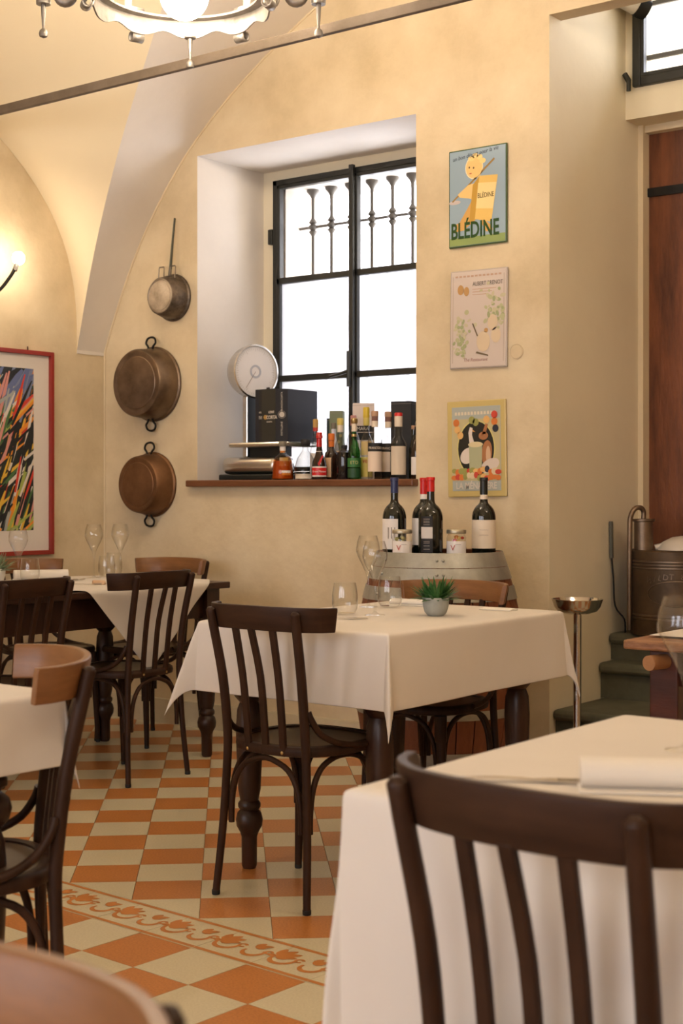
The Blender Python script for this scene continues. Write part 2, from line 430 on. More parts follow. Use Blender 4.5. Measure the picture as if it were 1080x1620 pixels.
# ---- floor: tiles laid square in front of a scroll border, diagonally behind it
AL = radians(-3.1)                                    # direction of the border in plan
L0 = Vector((-2.416, 2.541)); e1 = Vector((cos(AL), sin(AL))); e2 = Vector((-sin(AL), cos(AL)))
FA = Vector((-2.767, 2.954)); AF = AL + radians(45)
f1 = Vector((cos(AF), sin(AF))); f2 = Vector((-sin(AF), cos(AF)))
T = .2; V_LO = .2; V_HI = (FA-L0).dot(e2)
floor = struct('floor', MB().box(XL-.1, XR+.1, YB-.1, 7.0, -.2, -.006), M['grout'], smooth=None, label='orange and cream checkered tile floor with a scroll border')
CP, SP = cos(PHI), sin(PHI)
def pix(x, y, z):
    X = x*CP + y*SP; Z = -x*SP + y*CP
    if Z < .3: return None
    return (540 + 2285*X/Z, 778 - 2285*(z-1.19)/Z, Z)
def clip(poly, nx, ny, d):                            # keep nx*x+ny*y >= d
    out = []
    for i in range(len(poly)):
        a, b = poly[i], poly[(i+1) % len(poly)]
        da, db = nx*a[0]+ny*a[1]-d, nx*b[0]+ny*b[1]-d
        if da >= 0: out.append(a)
        if (da >= 0) != (db >= 0):
            t = da/(da-db); out.append((a[0]+(b[0]-a[0])*t, a[1]+(b[1]-a[1])*t))
    return out
GAP = .0008
def tile_mesh(nm, mat, poly, h=.0):
    m_ = MB(); p2 = poly
    m_.prism(p2, -.012, 0); me = m_.mesh(nm, mat); return me
hs = T/2 - GAP
full = {c: tile_mesh('floor_tile', M['tile_orange' if c else 'tile_cream'], [(-hs,-hs),(hs,-hs),(hs,hs),(-hs,hs)]) for c in (0, 1)}
tiles = []   # (screen area, centre, angle, colour, polygon or None)
HIY = L0.dot(e2) + V_HI; LOY = L0.dot(e2) + V_LO
def consider(cx, cy, ang, col, poly):
    if not (XL-.15 < cx < XR and YB-.15 < cy < YW+.15): return
    full_in = all(XL < p[0] < XR and YB < p[1] < YW for p in poly)
    if not full_in:
        for nx, ny, d in ((1,0,XL+.001),(-1,0,-XR),(0,1,YB),(0,-1,-(YW-.001))):
            poly = clip(poly, nx, ny, d)
            if len(poly) < 3: return
    q = pix(cx, cy, 0); size = 0
    if q and -60 < q[0] < 1140 and q[1] < 1700:
        size = 1/q[2]**2
        if q[0] > 590 and q[1] > 1230: size = 0          # hidden behind the front table
        if q[0] > 720: size = 0
    tiles.append((size, cx, cy, ang, col, poly, full_in))
for i in range(-45, 46):
    for j in range(-45, 1):
        c = L0 + e1*((i+.5)*T) + e2*((j+.5)*T)
        P = [c + e1*(a*hs) + e2*(b*hs) for a, b in ((-1,-1),(1,-1),(1,1),(-1,1))]
        consider(c.x, c.y, AL, 1 if (i+j) % 2 == 0 else 0, [(p.x, p.y) for p in P])
for i in range(-45, 46):
    for j in range(-45, 46):
        c = FA + f1*((i+.5)*T) + f2*((j+.5)*T)
        P = [(p.x, p.y) for p in (c + f1*(a*hs) + f2*(b*hs) for a, b in ((-1,-1),(1,-1),(1,1),(-1,1)))]
        Q = clip(P, e2.x, e2.y, HIY + .001)
        if len(Q) < 3: continue
        cut = len(Q) != 4 or any(abs(P[q_][0]-Q[q_][0]) > 1e-9 for q_ in range(4))
        n0 = len(tiles)
        consider(c.x, c.y, AF, 1 if (i+j) % 2 == 0 else 0, Q)
        if cut and len(tiles) > n0: tiles[-1] = tiles[-1][:6] + (False,)
tiles.sort(key=lambda t: -t[0])
NT = 262; rest = [MB(), MB()]
for n_, (size, cx, cy, ang, col, poly, fin) in enumerate(tiles):
    if n_ < NT and size > 0:
        if fin: link('floor_tile', full[col], floor, (cx, cy, random.uniform(-.0004,.0002)), (0, 0, ang))
        else:
            link('floor_tile', tile_mesh('floor_tile', M['tile_orange' if col else 'tile_cream'], [(x-cx, y-cy) for x, y in poly]), floor, (cx, cy, 0))
    else: rest[col].prism(poly, -.012, -.0001)
for c in (0, 1):
    o = obj('tile_field', rest[c], M['tile_orange' if c else 'tile_cream'], floor, None); o['kind'] = 'stuff'
# scroll border
ZL = [.0006]
def ribbon(m_, pts, wd):
    ZL[0] += .00004; z = ZL[0]
    n_ = len(pts); vs = []
    for i, p in enumerate(pts):
        a = pts[max(i-1,0)]; b = pts[min(i+1,n_-1)]; dx, dy = b[0]-a[0], b[1]-a[1]; L = hypot(dx,dy) or 1
        w_ = wd[i] if isinstance(wd, list) else wd
        vs += [(p[0]-dy/L*w_, p[1]+dx/L*w_, z), (p[0]+dy/L*w_, p[1]-dx/L*w_, z)]
    m_.add(vs, [(2*i, 2*i+1, 2*i+3, 2*i+2) for i in range(n_-1)])
def leaf(m_, x, y, a, ln, wd):
    ZL[0] += .00004; z = ZL[0]; ln *= 1.12; wd *= 1.1
    c, s = cos(a), sin(a); P = [(0,0),(ln*.35,wd),(ln*.7,wd*.95),(ln,.25*wd),(ln*.92,-.4*wd),(ln*.6,-wd),(ln*.25,-.7*wd)]
    m_.add([(x+c*p-s*q, y+s*p+c*q, z) for p, q in P], [tuple(range(len(P)))])
bw = V_HI - V_LO
bt = tile_mesh('border_tile', M['tile_cream'], [(-hs,-bw/2+GAP),(hs,-bw/2+GAP),(hs,bw/2-GAP),(-hs,bw/2-GAP)])
mo = MB()
for v0 in (-bw/2+.004, bw/2-.018): mo.add([(-hs,v0,.0006),(hs,v0,.0006),(hs,v0+.014,.0006),(-hs,v0+.014,.0006)], [(0,1,2,3)])
def arc(cx, cy, r, a0, a1, n_=10): return [(cx+r*cos(radians(a0+(a1-a0)*i/n_)), cy+r*sin(radians(a0+(a1-a0)*i/n_))) for i in range(n_+1)]
ribbon(mo, arc(-.055,-.008,.036,165,385), [.004+.0035*sin(pi*i/10) for i in range(11)])
ribbon(mo, arc(.045,-.014,.030,170,400), [.004+.0035*sin(pi*i/10) for i in range(11)])
ribbon(mo, arc(-.012,.006,.011,20,330), .0045); ribbon(mo, arc(.082,.004,.010,20,330), .0045)
for a_, l_ in ((100,.052),(66,.058),(38,.062),(12,.055),(-14,.036)): leaf(mo, -.088, .0, radians(a_), l_, .0115)
leaf(mo, -.088, 0, radians(190), .022, .009)
for a_, l_ in ((75,.034),(35,.046),(5,.03)): leaf(mo, .022, .016, radians(a_), l_, .010)
motif = mo.mesh('scroll_inlay', M['inlay'])
for i in range(-17, 26):
    c = L0 + e1*((i+.5)*T) + e2*((V_LO+V_HI)/2)
    if not (XL+.1 < c.x < XR-.1): continue
    o = link('border_tile', bt, floor, (c.x, c.y, 0), (0, 0, AL)); link('scroll_inlay', motif, o)

# ---- stone steps up to the old door
for z0, z1, y0 in ((0, .272, 5.39), (.272, .433, 5.80), (.433, .556, 5.90)):
    s_ = MB(); s_.box(NX0+.002, NX1-.002, y0+.02, 6.41, z0, z1-.05)
    st = struct('floor_step', s_, M['stone'], smooth=None, label='grey stone step with rounded nosing leading to the old door, top at %d cm' % round(z1*100))
    n_ = MB(); n_.box(NX0+.002, NX1-.002, y0-.012, 6.41, z1-.05, z1)
    obj('nosing', n_, M['stone'], st, 35, bevel=.018)

# ---- old wooden door in the niche
door = link('door_1', None); door['kind'] = 'structure'; door['label'] = 'old red-brown plank door with black iron strap in the niche'
x = -2.99
for wd in (.36, .31, .34, .30, .20):
    p = MB(); p.box(x+.002, min(x+wd, NX1)-.002, 6.262, 6.33, .556, 2.868); obj('plank', p, M['door'], door, None, bevel=.004); x += wd
p = MB(); p.box(-3.045, -1.6, 6.245, 6.262, 2.572, 2.612); p.tube([(-3.02,6.25,2.555),(-3.02,6.25,2.63)], .024, 10)
obj('strap_hinge', p, M['black_iron'], door, 40)

# ---- window over the door
w2 = link('window_2', None); w2['kind'] = 'structure'; w2['label'] = 'iron framed transom window with a grille over the old door'
p = MB()
p.box(-2.967,-2.925,6.045,6.10,3.04,3.95); p.box(-1.90,-1.85,6.045,6.10,3.04,3.95)
p.box(-2.925,-1.90,6.045,6.10,3.04,3.085); p.box(-2.925,-1.90,6.045,6.10,3.91,3.95)
obj('window_frame', p, M['iron_dark'], w2, None, bevel=.006)
p = MB(); p.box(-2.925,-2.910,6.05,6.08,3.085,3.91); p.box(-2.91,-1.90,6.05,6.08,3.085,3.098); obj('inner_frame', p, M['iron_dark'], w2, None)
p = MB(); p.box(-2.91,-1.90,6.072,6.076,3.098,3.91); obj('pane', p, M['pane'], w2, None)
for xx in (-2.72,-2.50,-2.28,-2.06):
    p = MB(); p.box(xx-.011,xx+.011,6.215,6.237,3.04,3.95); obj('grille_bar', p, M['grille'], w2, None)
for zz in (3.21,3.46,3.71):
    p = MB(); p.box(-2.967,-1.85,6.20,6.215,zz-.011,zz+.011); obj('grille_bar', p, M['grille'], w2, None)
p = MB(); p.tube([(-2.975,6.03,3.065),(-2.995,6.03,3.10)], .013, 8); p.tube([(-2.975,6.03,3.02),(-2.975,6.03,3.07)], .011, 8); obj('hinge', p, M['iron_dark'], w2, 40)

# ---- big casement window
w1 = link('window_1', None); w1['kind'] = 'structure'; w1['label'] = 'black iron casement window with grille and frosted lower panes'
FX0, FX1, FM = -4.945, -3.86, -4.405
Z0, Z1, ZA, ZB = 1.265, 2.835, 2.300, 1.785
p = MB(); p.box(WX0,FX0,5.875,5.90,1.215,WZ1); p.box(FX1,WX1,5.875,5.90,1.215,WZ1); p.box(FX0,FX1,5.875,5.90,Z1,WZ1); p.box(FX0,FX1,5.875,5.90,1.215,Z0)
obj('window_surround', p, M['plaster_light'], w1, None)
p = MB(); p.box(FX0,FX0+.03,5.845,5.90,Z0,Z1); p.box(FX1-.03,FX1,5.845,5.90,Z0,Z1); p.box(FX0,FX1,5.845,5.90,Z1-.03,Z1); p.box(FX0,FX1,5.845,5.90,Z0,Z0+.03)
obj('window_frame', p, M['iron_dark'], w1, None, bevel=.004)
for a, b in ((FX0+.032, FM-.002), (FM+.002, FX1-.032)):
    c = MB(); c.box(a,a+.022,5.838,5.872,Z0+.032,Z1-.032); c.box(b-.022,b,5.838,5.872,Z0+.032,Z1-.032)
    c.box(a,b,5.838,5.872,Z1-.05,Z1-.032); c.box(a,b,5.838,5.872,Z0+.032,Z0+.055)
    for zz in (ZA, ZB): c.box(a,b,5.838,5.872,zz-.016,zz+.016)
    cs = obj('casement', c, M['iron_dark'], w1, None, bevel=.003)
    for z_a, z_b, mt in ((ZA+.016, Z1-.05, 'pane'), (ZB+.016, ZA-.016, 'frosted'), (Z0+.055, ZB-.016, 'frosted')):
        q = MB(); (q.box(a+.022, b-.022, 5.858, 5.861, z_a, z_b) if mt == 'pane' else q.add([(a+.022,5.86,z_a),(b-.022,5.86,z_a),(b-.022,5.86,z_b),(a+.022,5.86,z_b)],[(0,1,2,3)])); obj('pane', q, M[mt], cs, None)
p = MB(); p.box(FM-.014,FM+.014,5.815,5.838,Z0+.02,Z1+.01); obj('meeting_stile', p, M['iron_dark'], w1, None, bevel=.004)
p = MB(); p.tube([(FM,5.80,1.72),(FM,5.80,1.90)], .011, 8); p.tube([(FM,5.80,1.80),(FM-.05,5.785,1.785),(FM-.11,5.785,1.775)], [.01,.009,.007], 8); obj('latch', p, M['iron_dark'], w1, 40)
p = MB(); p.box(FX0-.03,FX0,5.84,5.87,2.50,2.58); obj('hinge', p, M['iron_dark'], w1, None, bevel=.004)
for xx in (-4.81,-4.685,-4.555,-4.42,-4.29,-4.165,-4.04,-3.91):
    p = MB(); p.tube([(xx,6.02,1.24),(xx,6.02,2.80)], .0095, 8)
    for zz in (1.55,2.07,2.60): p.lathe([(.010,-.045),(.024,-.024),(.013,-.016),(.030,0),(.013,.016),(.024,.024),(.010,.045)], 10, TR(xx,6.02,zz))
    p.lathe([(.010,-.045),(.018,-.03),(.034,-.012),(.034,0)], 10, TR(xx,6.02,2.80))
    obj('grille_bar', p, M['grille'], w1, 50)
for zz in (1.55,2.07,2.60):
    p = MB(); p.tube([(-4.92,6.02,zz),(-3.78,6.02,zz)], .008, 8); obj('grille_rail', p, M['grille'], w1, 50)
# wooden sill board
p = MB(); p.box(WX0-.042, WX1+.012, YW-.045, YW+.02, 1.215, 1.248); p.box(WX0+.001, WX1-.001, YW+.02, 5.87, 1.215, 1.248)
sill = struct('trim_3', p, M['sillwood'], smooth=None, label='varnished brown wooden sill board under the window'); 
b_ = sill.modifiers.new('bevel','BEVEL'); b_.width = .006; b_.segments = 2

# ---- iron tie bar across the vault
p = MB(); p.box(XL-.05, XR, 4.288, 4.312, 2.918, 2.958)
tie = obj('tie_bar', p, M['iron_bar'], None, None, bevel=.003); tag(tie, 'rusty flat iron tie bar spanning the room under the vault', 'tie bar')
# ---- lagged pipe above the niche
p = MB(); p.tube([(-3.02,5.90,3.46),(-2.93,6.02,3.40)], .045, 14); pm = M['mat_board']
pp = thing('pipe', 'short white lagged pipe stub beside the transom window', 'pipe'); obj('lagging', p, mottled('pipe_lagging',(.45,.42,.36,1),(.75,.72,.66,1),8,.7,.2,30), pp, 50)
p = MB(); p.tube([(-2.93,6.02,3.40),(-2.90,6.06,3.38)], .047, 14); obj('collar', p, M['black_iron'], pp, 50)

# ================================================================ chairs
def make_chair():
    t = thing('dining_chair', 'x', 'chair')
    # seat
    def outline(k_, n_=36):
        P = []
        for i in range(n_):
            a = 2*pi*i/n_; cx, sy = cos(a), sin(a)
            x = .2*k_*math.copysign(abs(cx)**.75, cx); y = .2*k_*math.copysign(abs(sy)**.75, sy)
            P.append((x*(1+.07*y/.2), y))
        return P
    s_ = MB(); n_ = 36
    rings = [(.93,.428),(.99,.432),(1.0,.444),(.985,.456),(.95,.460),(.86,.459),(.85,.456)]
    vs = []
    for kk, z in rings: vs += [(x,y,z) for x, y in outline(kk)]
    fs = [tuple(range(n_-1,-1,-1))]
    for r_ in range(len(rings)-1):
        for i in range(n_): fs.append((r_*n_+i, r_*n_+(i+1)%n_, (r_+1)*n_+(i+1)%n_, (r_+1)*n_+i))
    s_.add(vs, fs); obj('seat_frame', s_, M['chairwood'], t, 50)
    s_ = MB(); vs = []; rr = [(.85,.4555),(.6,.4535),(.3,.4515)]
    for kk, z in rr: vs += [(x,y,z) for x, y in outline(kk)]
    vs.append((0,0,.451)); fs = []
    for r_ in range(2):
        for i in range(n_): fs.append((r_*n_+i, r_*n_+(i+1)%n_, (r_+1)*n_+(i+1)%n_, (r_+1)*n_+i))
    for i in range(n_): fs.append((2*n_+i, 2*n_+(i+1)%n_, 3*n_))
    s_.add(vs, fs); obj('seat', s_, M['seatwood'], t, 60)
    # back posts that run down as the rear legs
    for sx in (-1, 1):
        pts = smoothpath([(sx*.172,-.212,.012),(sx*.160,-.196,.2),(sx*.150,-.187,.40),(sx*.1475,-.190,.50),(sx*.150,-.208,.65),(sx*.1575,-.240,.80),(sx*.160,-.252,.853)], 4)
        N_ = len(pts); rs = [.0112 + .0034*min(1, 1.6*i/N_) - .0014*max(0,(i/N_-.6)/.4) for i in range(N_)]
        rs[-1] = .007; pts.insert(-1, (pts[-1][0], pts[-1][1]+.001, .846)); rs.insert(-1, .0128)
        p = MB().tube(pts, rs, 12); o = obj('back_post', p, M['chairwood'], t, 60)
        f = MB().lathe([(.011,0),(.0125,.003),(.0125,.014)], 12, TR(sx*.1725,-.2125,0)); obj('foot_pad', f, M['rubber'], o, 50)
    # bent crest rail
    half = [(0,-.268),(.05,-.266),(.10,-.257),(.14,-.243),(.175,-.219),(.201,-.189),(.217,-.152)]
    path2 = [(-x,y) for x, y in half[::-1]] + half[1:]
    path2 = smoothpath(path2, 4)
    pr = [(p_[0]-.20*p_[1]+.007, p_[1]) for p_ in ((-.008,0),(.008,0),(.0095,.006),(.0095,.063),(.007,.071),(-.007,.071),(-.0095,.063),(-.0095,.006))]
    c = MB().sweep([(x,y+.012,.791 + .004*(1-(x/.2)**2)) for x, y in path2], pr)
    obj('crest_rail', c, M['railwood'], t, 40, bevel=.002)
    # slats
    for xs in (-.07, 0, .07):
        yt = -.254 + .012*abs(xs)/.07; pts = [(xs*.93,-.186,.430),(xs*.95,-.194,.52),(xs*.97,-.212,.66),(xs,yt,.80)]
        pts = smoothpath(pts, 3); vs = []; fs = []
        for q in pts:
            wd = .0108
            vs += [(q[0]-wd,q[1]-.006,q[2]),(q[0]+wd,q[1]-.006,q[2]),(q[0]+wd,q[1]+.006,q[2]),(q[0]-wd,q[1]+.006,q[2])]
        for i in range(len(pts)-1):
            for k_ in range(4): fs.append((4*i+k_, 4*i+(k_+1)%4, 4*i+4+(k_+1)%4, 4*i+4+k_))
        fs += [(3,2,1,0), tuple(4*(len(pts)-1)+k_ for k_ in range(4))]
        o = obj('back_slat', MB().add(vs, fs), M['chairwood'], t, 30, bevel=.002)
        b = MB().sphere((xs*.93,-.1935,.441), .0055, 10, 6, sc=(1,.5,1)); obj('bolt', b, M['brass'], o, 60)
    # hip braces from post to seat
    for sx in (-1, 1):
        p = MB().tube(smoothpath([(sx*.156,-.186,.565),(sx*.163,-.178,.54),(sx*.172,-.150,.50),(sx*.186,-.10,.472),(sx*.196,-.03,.456),(sx*.20,.03,.452)], 4), .0095, 8)
        obj('hip_brace', p, M['chairwood'], t, 60)
    # front legs
    for sx in (-1, 1):
        x, y = sx*.150, .155
        p = MB(); p.tube([(x+sx*.018,y+.012,.013),(x+sx*.010,y+.008,.18),(x+sx*.002,y+.002,.345)], [.0115,.0145,.017], 12)
        p.tube([(x+sx*.002,y+.002,.340),(x+sx*.001,y+.001,.348),(x,y,.43)], [.019,.0215,.0215], 12)
        o = obj('front_leg', p, M['chairwood'], t, 45)
        f = MB().lathe([(.010,0),(.0118,.003),(.0118,.014)], 12, TR(x+sx*.0183,y+.0123,0)); obj('foot_pad', f, M['rubber'], o, 50)
    # bentwood arches under the seat
    lg = {'bl':(-.150,-.188),'br':(.150,-.188),'fl':(-.148,.152),'fr':(.148,.152)}
    for a, b in (('bl','br'),('fl','fr'),('bl','fl'),('br','fr')):
        A_, B_ = Vector(lg[a]), Vector(lg[b]); d = (B_-A_); L_ = d.length; d.normalize(); pts = []
        for s, z in ((.018,.215),(.020,.28),(.034,.345),(.066,.392),(.115,.414),(L_/2,.420)):
            q = A_ + d*s; pts.append((q.x, q.y, z))
        for s, z in ((.115,.414),(.066,.392),(.034,.345),(.020,.28),(.018,.215)):
            q = B_ - d*s; pts.append((q.x, q.y, z))
        obj('arch_brace', MB().tube(smoothpath(pts, 3), .0088, 8), M['chairwood'], t, 60)
    return t
R90 = pi/2
chair0 = make_chair()
chair0.location = (-2.722, 3.375, 0); chair0['label'] = 'dark bentwood chair on the near side of the table with the potted plant'; chair0['group'] = 'bentwood dining chairs'
CH = 'bentwood dining chairs'
def warm(root):  # rails seen from inside get the lighter colour that stands for light
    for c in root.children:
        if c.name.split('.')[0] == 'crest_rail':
            c.data = c.data.copy(); c.data.materials[0] = M['railwood_lit']; c['label'] = 'crest rail in a lighter brown, its lit inner face put in the colour'
c2 = dup(chair0, (-2.865, 4.245, 0), pi, 'chair tucked behind the potted plant table, in front of the barrel', CH); warm(c2)
dup(chair0, (-4.430, 4.26, 0), R90, 'chair whose slats stand before the white triangular cloth flap', CH)
dup(chair0, (-4.440, 3.60, 0), R90, 'chair at the left picture edge beside the bare dark table side', CH)
c5 = dup(chair0, (-4.96, 4.93, 0), pi, 'chair against the wall below the copper pans, only its crest rail showing over the cloth', CH); warm(c5)
c6 = dup(chair0, (-5.27, 4.58, 0), -R90, 'chair under the red framed picture, mostly hidden behind napkin and glass', CH); warm(c6)
F1 = dup(chair0, (-2.355, 1.80, 0), radians(145), 'chair turned sideways at the cut-off table on the left, inner crest rail lit', CH); warm(F1)
F2 = dup(chair0, (-.812, 1.635, 0), radians(-4), 'large blurred chair in the right foreground, seen from behind at the table', CH)
F3 = dup(chair0, (-.79, .41, 0), radians(188), 'blurred chair crest rail in the bottom left corner, nearest the camera', CH); warm(F3)

# ================================================================ tables and cloths
def turned_leg(h, s=1.0):
    return [(.020,0),(.024,.01),(.025,.10),(.030,.115),(.041,.135),(.043,.155),(.038,.175),(.030,.185),(.036,.195),(.036,.205),
            (.029,.215),(.036,.25),(.041,.36),(.043,.44),(.039,.50),(.030,.525),(.048,.545),(.053,.565),(.048,.585),(.030,.60),(.044,.612),(.044,.625),(.034,.635),(.034,h)]
def table(label, x0, x1, y0, y1, h, legin=.10, mat='tablewood', group=None, legs=((0,0),(1,0),(1,1),(0,1)), ap=.10):
    cx, cy = (x0+x1)/2, (y0+y1)/2; a, b = (x1-x0)/2, (y1-y0)/2
    t = thing('dining_table', label, 'table', (cx, cy, 0))
    if group: t['group'] = group
    p = MB().box(-a,a,-b,b,h-.028,h); obj('table_top', p, M[mat], t, None, bevel=.004)
    i = legin
    for r in ((-a+i-.012,a-i+.012,-b+i-.012,-b+i+.012),(-a+i-.012,a-i+.012,b-i-.012,b-i+.012),(-a+i-.012,-a+i+.012,-b+i,b-i),(a-i-.012,a-i+.012,-b+i,b-i)):
        p = MB().box(*r, h-.028-ap, h-.028); obj('apron', p, M[mat], t, None)
    for sx, sy in legs:
        lx, ly = (a-i)*(2*sx-1), (b-i)*(2*sy-1)
        p = MB().lathe(turned_leg(h-.028-ap), 20, TR(lx,ly,0)); p.box(lx-.04,lx+.04,ly-.04,ly+.04,h-.028-ap-.01,h-.03)
        obj('leg', p, M[mat], t, 40)
    return t
def drape(name, label, x0, x1, y0, y1, h, half, rot=0, cen=None, n=56, pinch=.42, seed=0, bias=0.0, group=None, flare=.06, neg=1.0):
    """a square (or half=(a,b) rectangle) cloth laid over a table edge box; hangs over the sides, folds at the corners"""
    tx, ty = (x0+x1)/2, (y0+y1)/2; a, b = (x1-x0)/2+.006, (y1-y0)/2+.006
    cen = cen or (tx, ty); ha, hb = half; vs = []; R = .02
    def lines(hh, e):                                # grid lines; some lie exactly on the table edge
        if rot or hh <= e + .02: return [-hh + 2*hh*i/n for i in range(n+1)]
        m = n//4; no = [e + .004 + (hh-e-.004)*i/m for i in range(m+1)]
        ni = [0, e*.2, e*.4, e*.6, e*.8, e-.03, e-.015, e-.006, e]
        pos = ni[1:] + no; return [-q for q in pos[::-1]] + [0] + pos
    SL, TL = lines(ha, a), lines(hb, b); nj = len(TL)
    for s in SL:
        for t_ in TL:
            x = cen[0]-tx + s*cos(rot) - t_*sin(rot); y = cen[1]-ty + s*sin(rot) + t_*cos(rot)
            if x < 0: x *= neg
            dx, dy = max(abs(x)-a,0), max(abs(y)-b,0); sx, sy = math.copysign(1,x), math.copysign(1,y)
            nz = noise.noise(Vector((x*3+seed, y*3, seed*1.7)))
            if dx == 0 and dy == 0:
                p = (x, y, h + .0058 + .0010*nz)
                e_ = min(a-abs(x), b-abs(y))
                if e_ < R: p = (x, y, p[2] - (R-e_)**2/R*.22)
            else:
                r = hypot(dx,dy); th = atan2(dy,dx); q = sin(2*th)
                out = flare*r*(1 if r > .02 else r/.02) + .004 + .012*nz*min(1, r/.15)
                along = noise.noise(Vector(((y if dx > dy else x)*5.5, seed+3.1, 0)))*.014*min(1, r/.12)
                ox = (out+along)*cos(th) if dy else out+along; oy = (out+along)*sin(th) if dx else (out+along if dy else 0)
                if dx == 0: ox = 0
                pk = (pinch.get((sx,sy),.2) if isinstance(pinch, dict) else pinch)*r*q**1.3
                ox += pk*(.7071+bias); oy += pk*(.7071-bias)
                drop = r*(.985 - .03*q)
                p = (sx*(min(abs(x),a)+ox), sy*(min(abs(y),b)+oy), h + .0058 - .0044 - drop)
            vs.append((p[0], p[1], p[2]))
    fs = [(i*nj+j, (i+1)*nj+j, (i+1)*nj+j+1, i*nj+j+1) for i in range(len(SL)-1) for j in range(nj-1)]
    o = obj(name, MB().add(vs, fs), M['cloth'], None, 180, loc=(tx, ty, 0))
    so = o.modifiers.new('thick','SOLIDIFY'); so.thickness = .0016; so.offset = 1
    sd = o.modifiers.new('sub','SUBSURF'); sd.levels = 1; sd.render_levels = 1
    tag(o, label, 'tablecloth', group); return o
TC = 'white tablecloths'
# T1: the table in the middle
t1 = table('dark table with turned legs carrying the potted plant', -3.12, -2.40, 3.345, 4.345, .78, legin=.105)
drape('tablecloth', 'white cloth with pointed hanging corners under the potted plant', -3.12, -2.40, 3.345, 4.345, .78, (.36+.225,.50+.225), seed=1, pinch={(-1,-1):.30,(1,1):.14,(1,-1):.24,(-1,1):.2}, bias=-.15)
# T2: the long table by the corner
t2 = table('long dark table by the corner, its side bare beside the diagonal cloth', -5.17, -4.36, 3.15, 4.86, .785, legin=.075, ap=.13)
drape('tablecloth', 'white cloth laid diagonally so a triangular flap hangs over the table side', -5.17, -4.36, 3.15, 4.86, .785, (.585,.585), rot=radians(43), cen=(-4.82,4.36), n=64, seed=5, flare=.03, neg=.66)
# T3: cut off at the left
t3 = table('table cut off by the left picture edge, under a white cloth with cutlery', -3.02, -2.19, 1.08, 1.93, .79)
drape('tablecloth', 'white cloth on the table cut off by the left edge', -3.02, -2.19, 1.08, 1.93, .79, (.415+.15,.425+.15), seed=9, pinch=.08)
# T4: front right
t4 = table('front right table under a long white cloth with the large napkin', -1.19, -.36, 1.575, 2.395, .78)
drape('tablecloth', 'large white cloth of the front right table behind the foreground chair', -1.19, -.36, 1.575, 2.395, .78, (.415+.46,.41+.46), seed=13, pinch=.05, flare=.02)
# T5: red-brown side table on the right
t5 = thing('side_table', 'worn red-brown plank table cut off by the right edge, before the steps', 'table', (-1.82, 3.65, 0))
for i in range(4):
    p = MB().box(0, 1.0, .002+.185*i, .183+.185*i, .754, .78); obj('plank', p, M['redwood_worn'], t5, None, bevel=.006)
p = MB().box(.10,.95,.09,.65,.65,.754); obj('apron', p, M['redwood'], t5, None, bevel=.004)
for lx, ly in ((.095,.10),(.90,.10),(.90,.64),(.095,.64)):
    p = MB().box(lx-.042,lx+.042,ly-.042,ly+.042,0,.752); obj('leg', p, M['redwood'], t5, None, bevel=.005)
p = MB().tube([(.085,-.012,.722),(.10,.06,.722)], .021, 18); obj('dowel', p, mottled('pale_dowel',(.30,.14,.06,1),(.42,.22,.10,1),6,.5,.05,30), t5, 40)
drape('table_cover', 'white cover on the red-brown plank table at the right edge', -1.80, -.86, 3.74, 4.36, .7805, (.46,.30), seed=21, pinch=.2)

# ================================================================ table settings
def wine_glass(loc, label, h=.245, rb=.042):
    t = thing('wine_glass', label, 'glass', loc, 0, 'stemmed wine glasses')
    s = h/.245
    p = MB().lathe([(.0335,.0),(.0345,.001),(.030,.0025),(.010,.006),(.0045,.012)], 28, cap=True); obj('foot', p, M['glass'], t, 60)
    p = MB().lathe([(.0045,.012),(.0034,.04*s),(.0034,.085*s),(.0055,.105*s),(.0085,.115*s)], 14, cap=False); obj('stem', p, M['glass'], t, 60)
    z0 = .113*s; H_ = h - z0
    out = [(.007,0),(.013,.10),(.022,.25),(.034,.42),(rb,.58),(rb*1.0,.68),(rb*.93,.82),(rb*.80,.95),(rb*.76,1.0)]
    prof = [(r, z0+H_*z) for r, z in out] + [(r-.0009, z0+H_*z) for r, z in out[::-1]]
    prof[-1] = (.0005, z0+.004)
    p = MB().lathe(prof, 32, cap=False); obj('bowl', p, M['glass'], t, 60)
    return t
def tumbler(loc, label, h=.105, r=.043):
    t = thing('tumbler', label, 'glass', loc, 0, 'stemless water tumblers')
    out = [(.026,0),(.034,.004),(r*.97,.02),(r,.04),(r*.98,.065),(r*.86,h*.97),(r*.84,h)]
    prof = [(.0005,0)] + out + [(q-.0011, max(z,.006)) for q, z in out[::-1]] + [(.0005,.006)]
    p = MB().lathe(prof, 32, cap=False); obj('glass_body', p, M['glass'], t, 60); return t
def napkin_roll(loc, rz, label, ln=.19, w=.05, h=.026):
    P = []
    for i in range(17):
        a = 2*pi*i/16 if i < 16 else 2*pi
        P.append((w/2*math.copysign(abs(cos(a))**.8,cos(a)), h/2+h/2*math.copysign(abs(sin(a))**.9,sin(a))))
    P = P[:-1]; n_ = len(P); vs = []; fs = []; K = 10
    for i in range(K+1):
        x = -ln/2 + ln*i/K; sc = 1 + .05*noise.noise(Vector((x*20+loc[0],1,2)))
        vs += [(x, y*sc, z) for y, z in P]
    for i in range(K):
        for j in range(n_): fs.append((i*n_+j, i*n_+(j+1)%n_, (i+1)*n_+(j+1)%n_, (i+1)*n_+j))
    fs += [tuple(range(n_-1,-1,-1)), tuple(K*n_+j for j in range(n_))]
    t = thing('napkin', label, 'napkin', loc, rz, 'folded white napkins')
    obj('napkin_roll', MB().add(vs, fs), M['napkin'], t, 50)
    obj('napkin_flap', MB().box(-ln/2-.004,ln/2+.004,-w/2-.015,w/2-.004,.0005,.004), M['napkin'], t, None, bevel=.001)
    return t
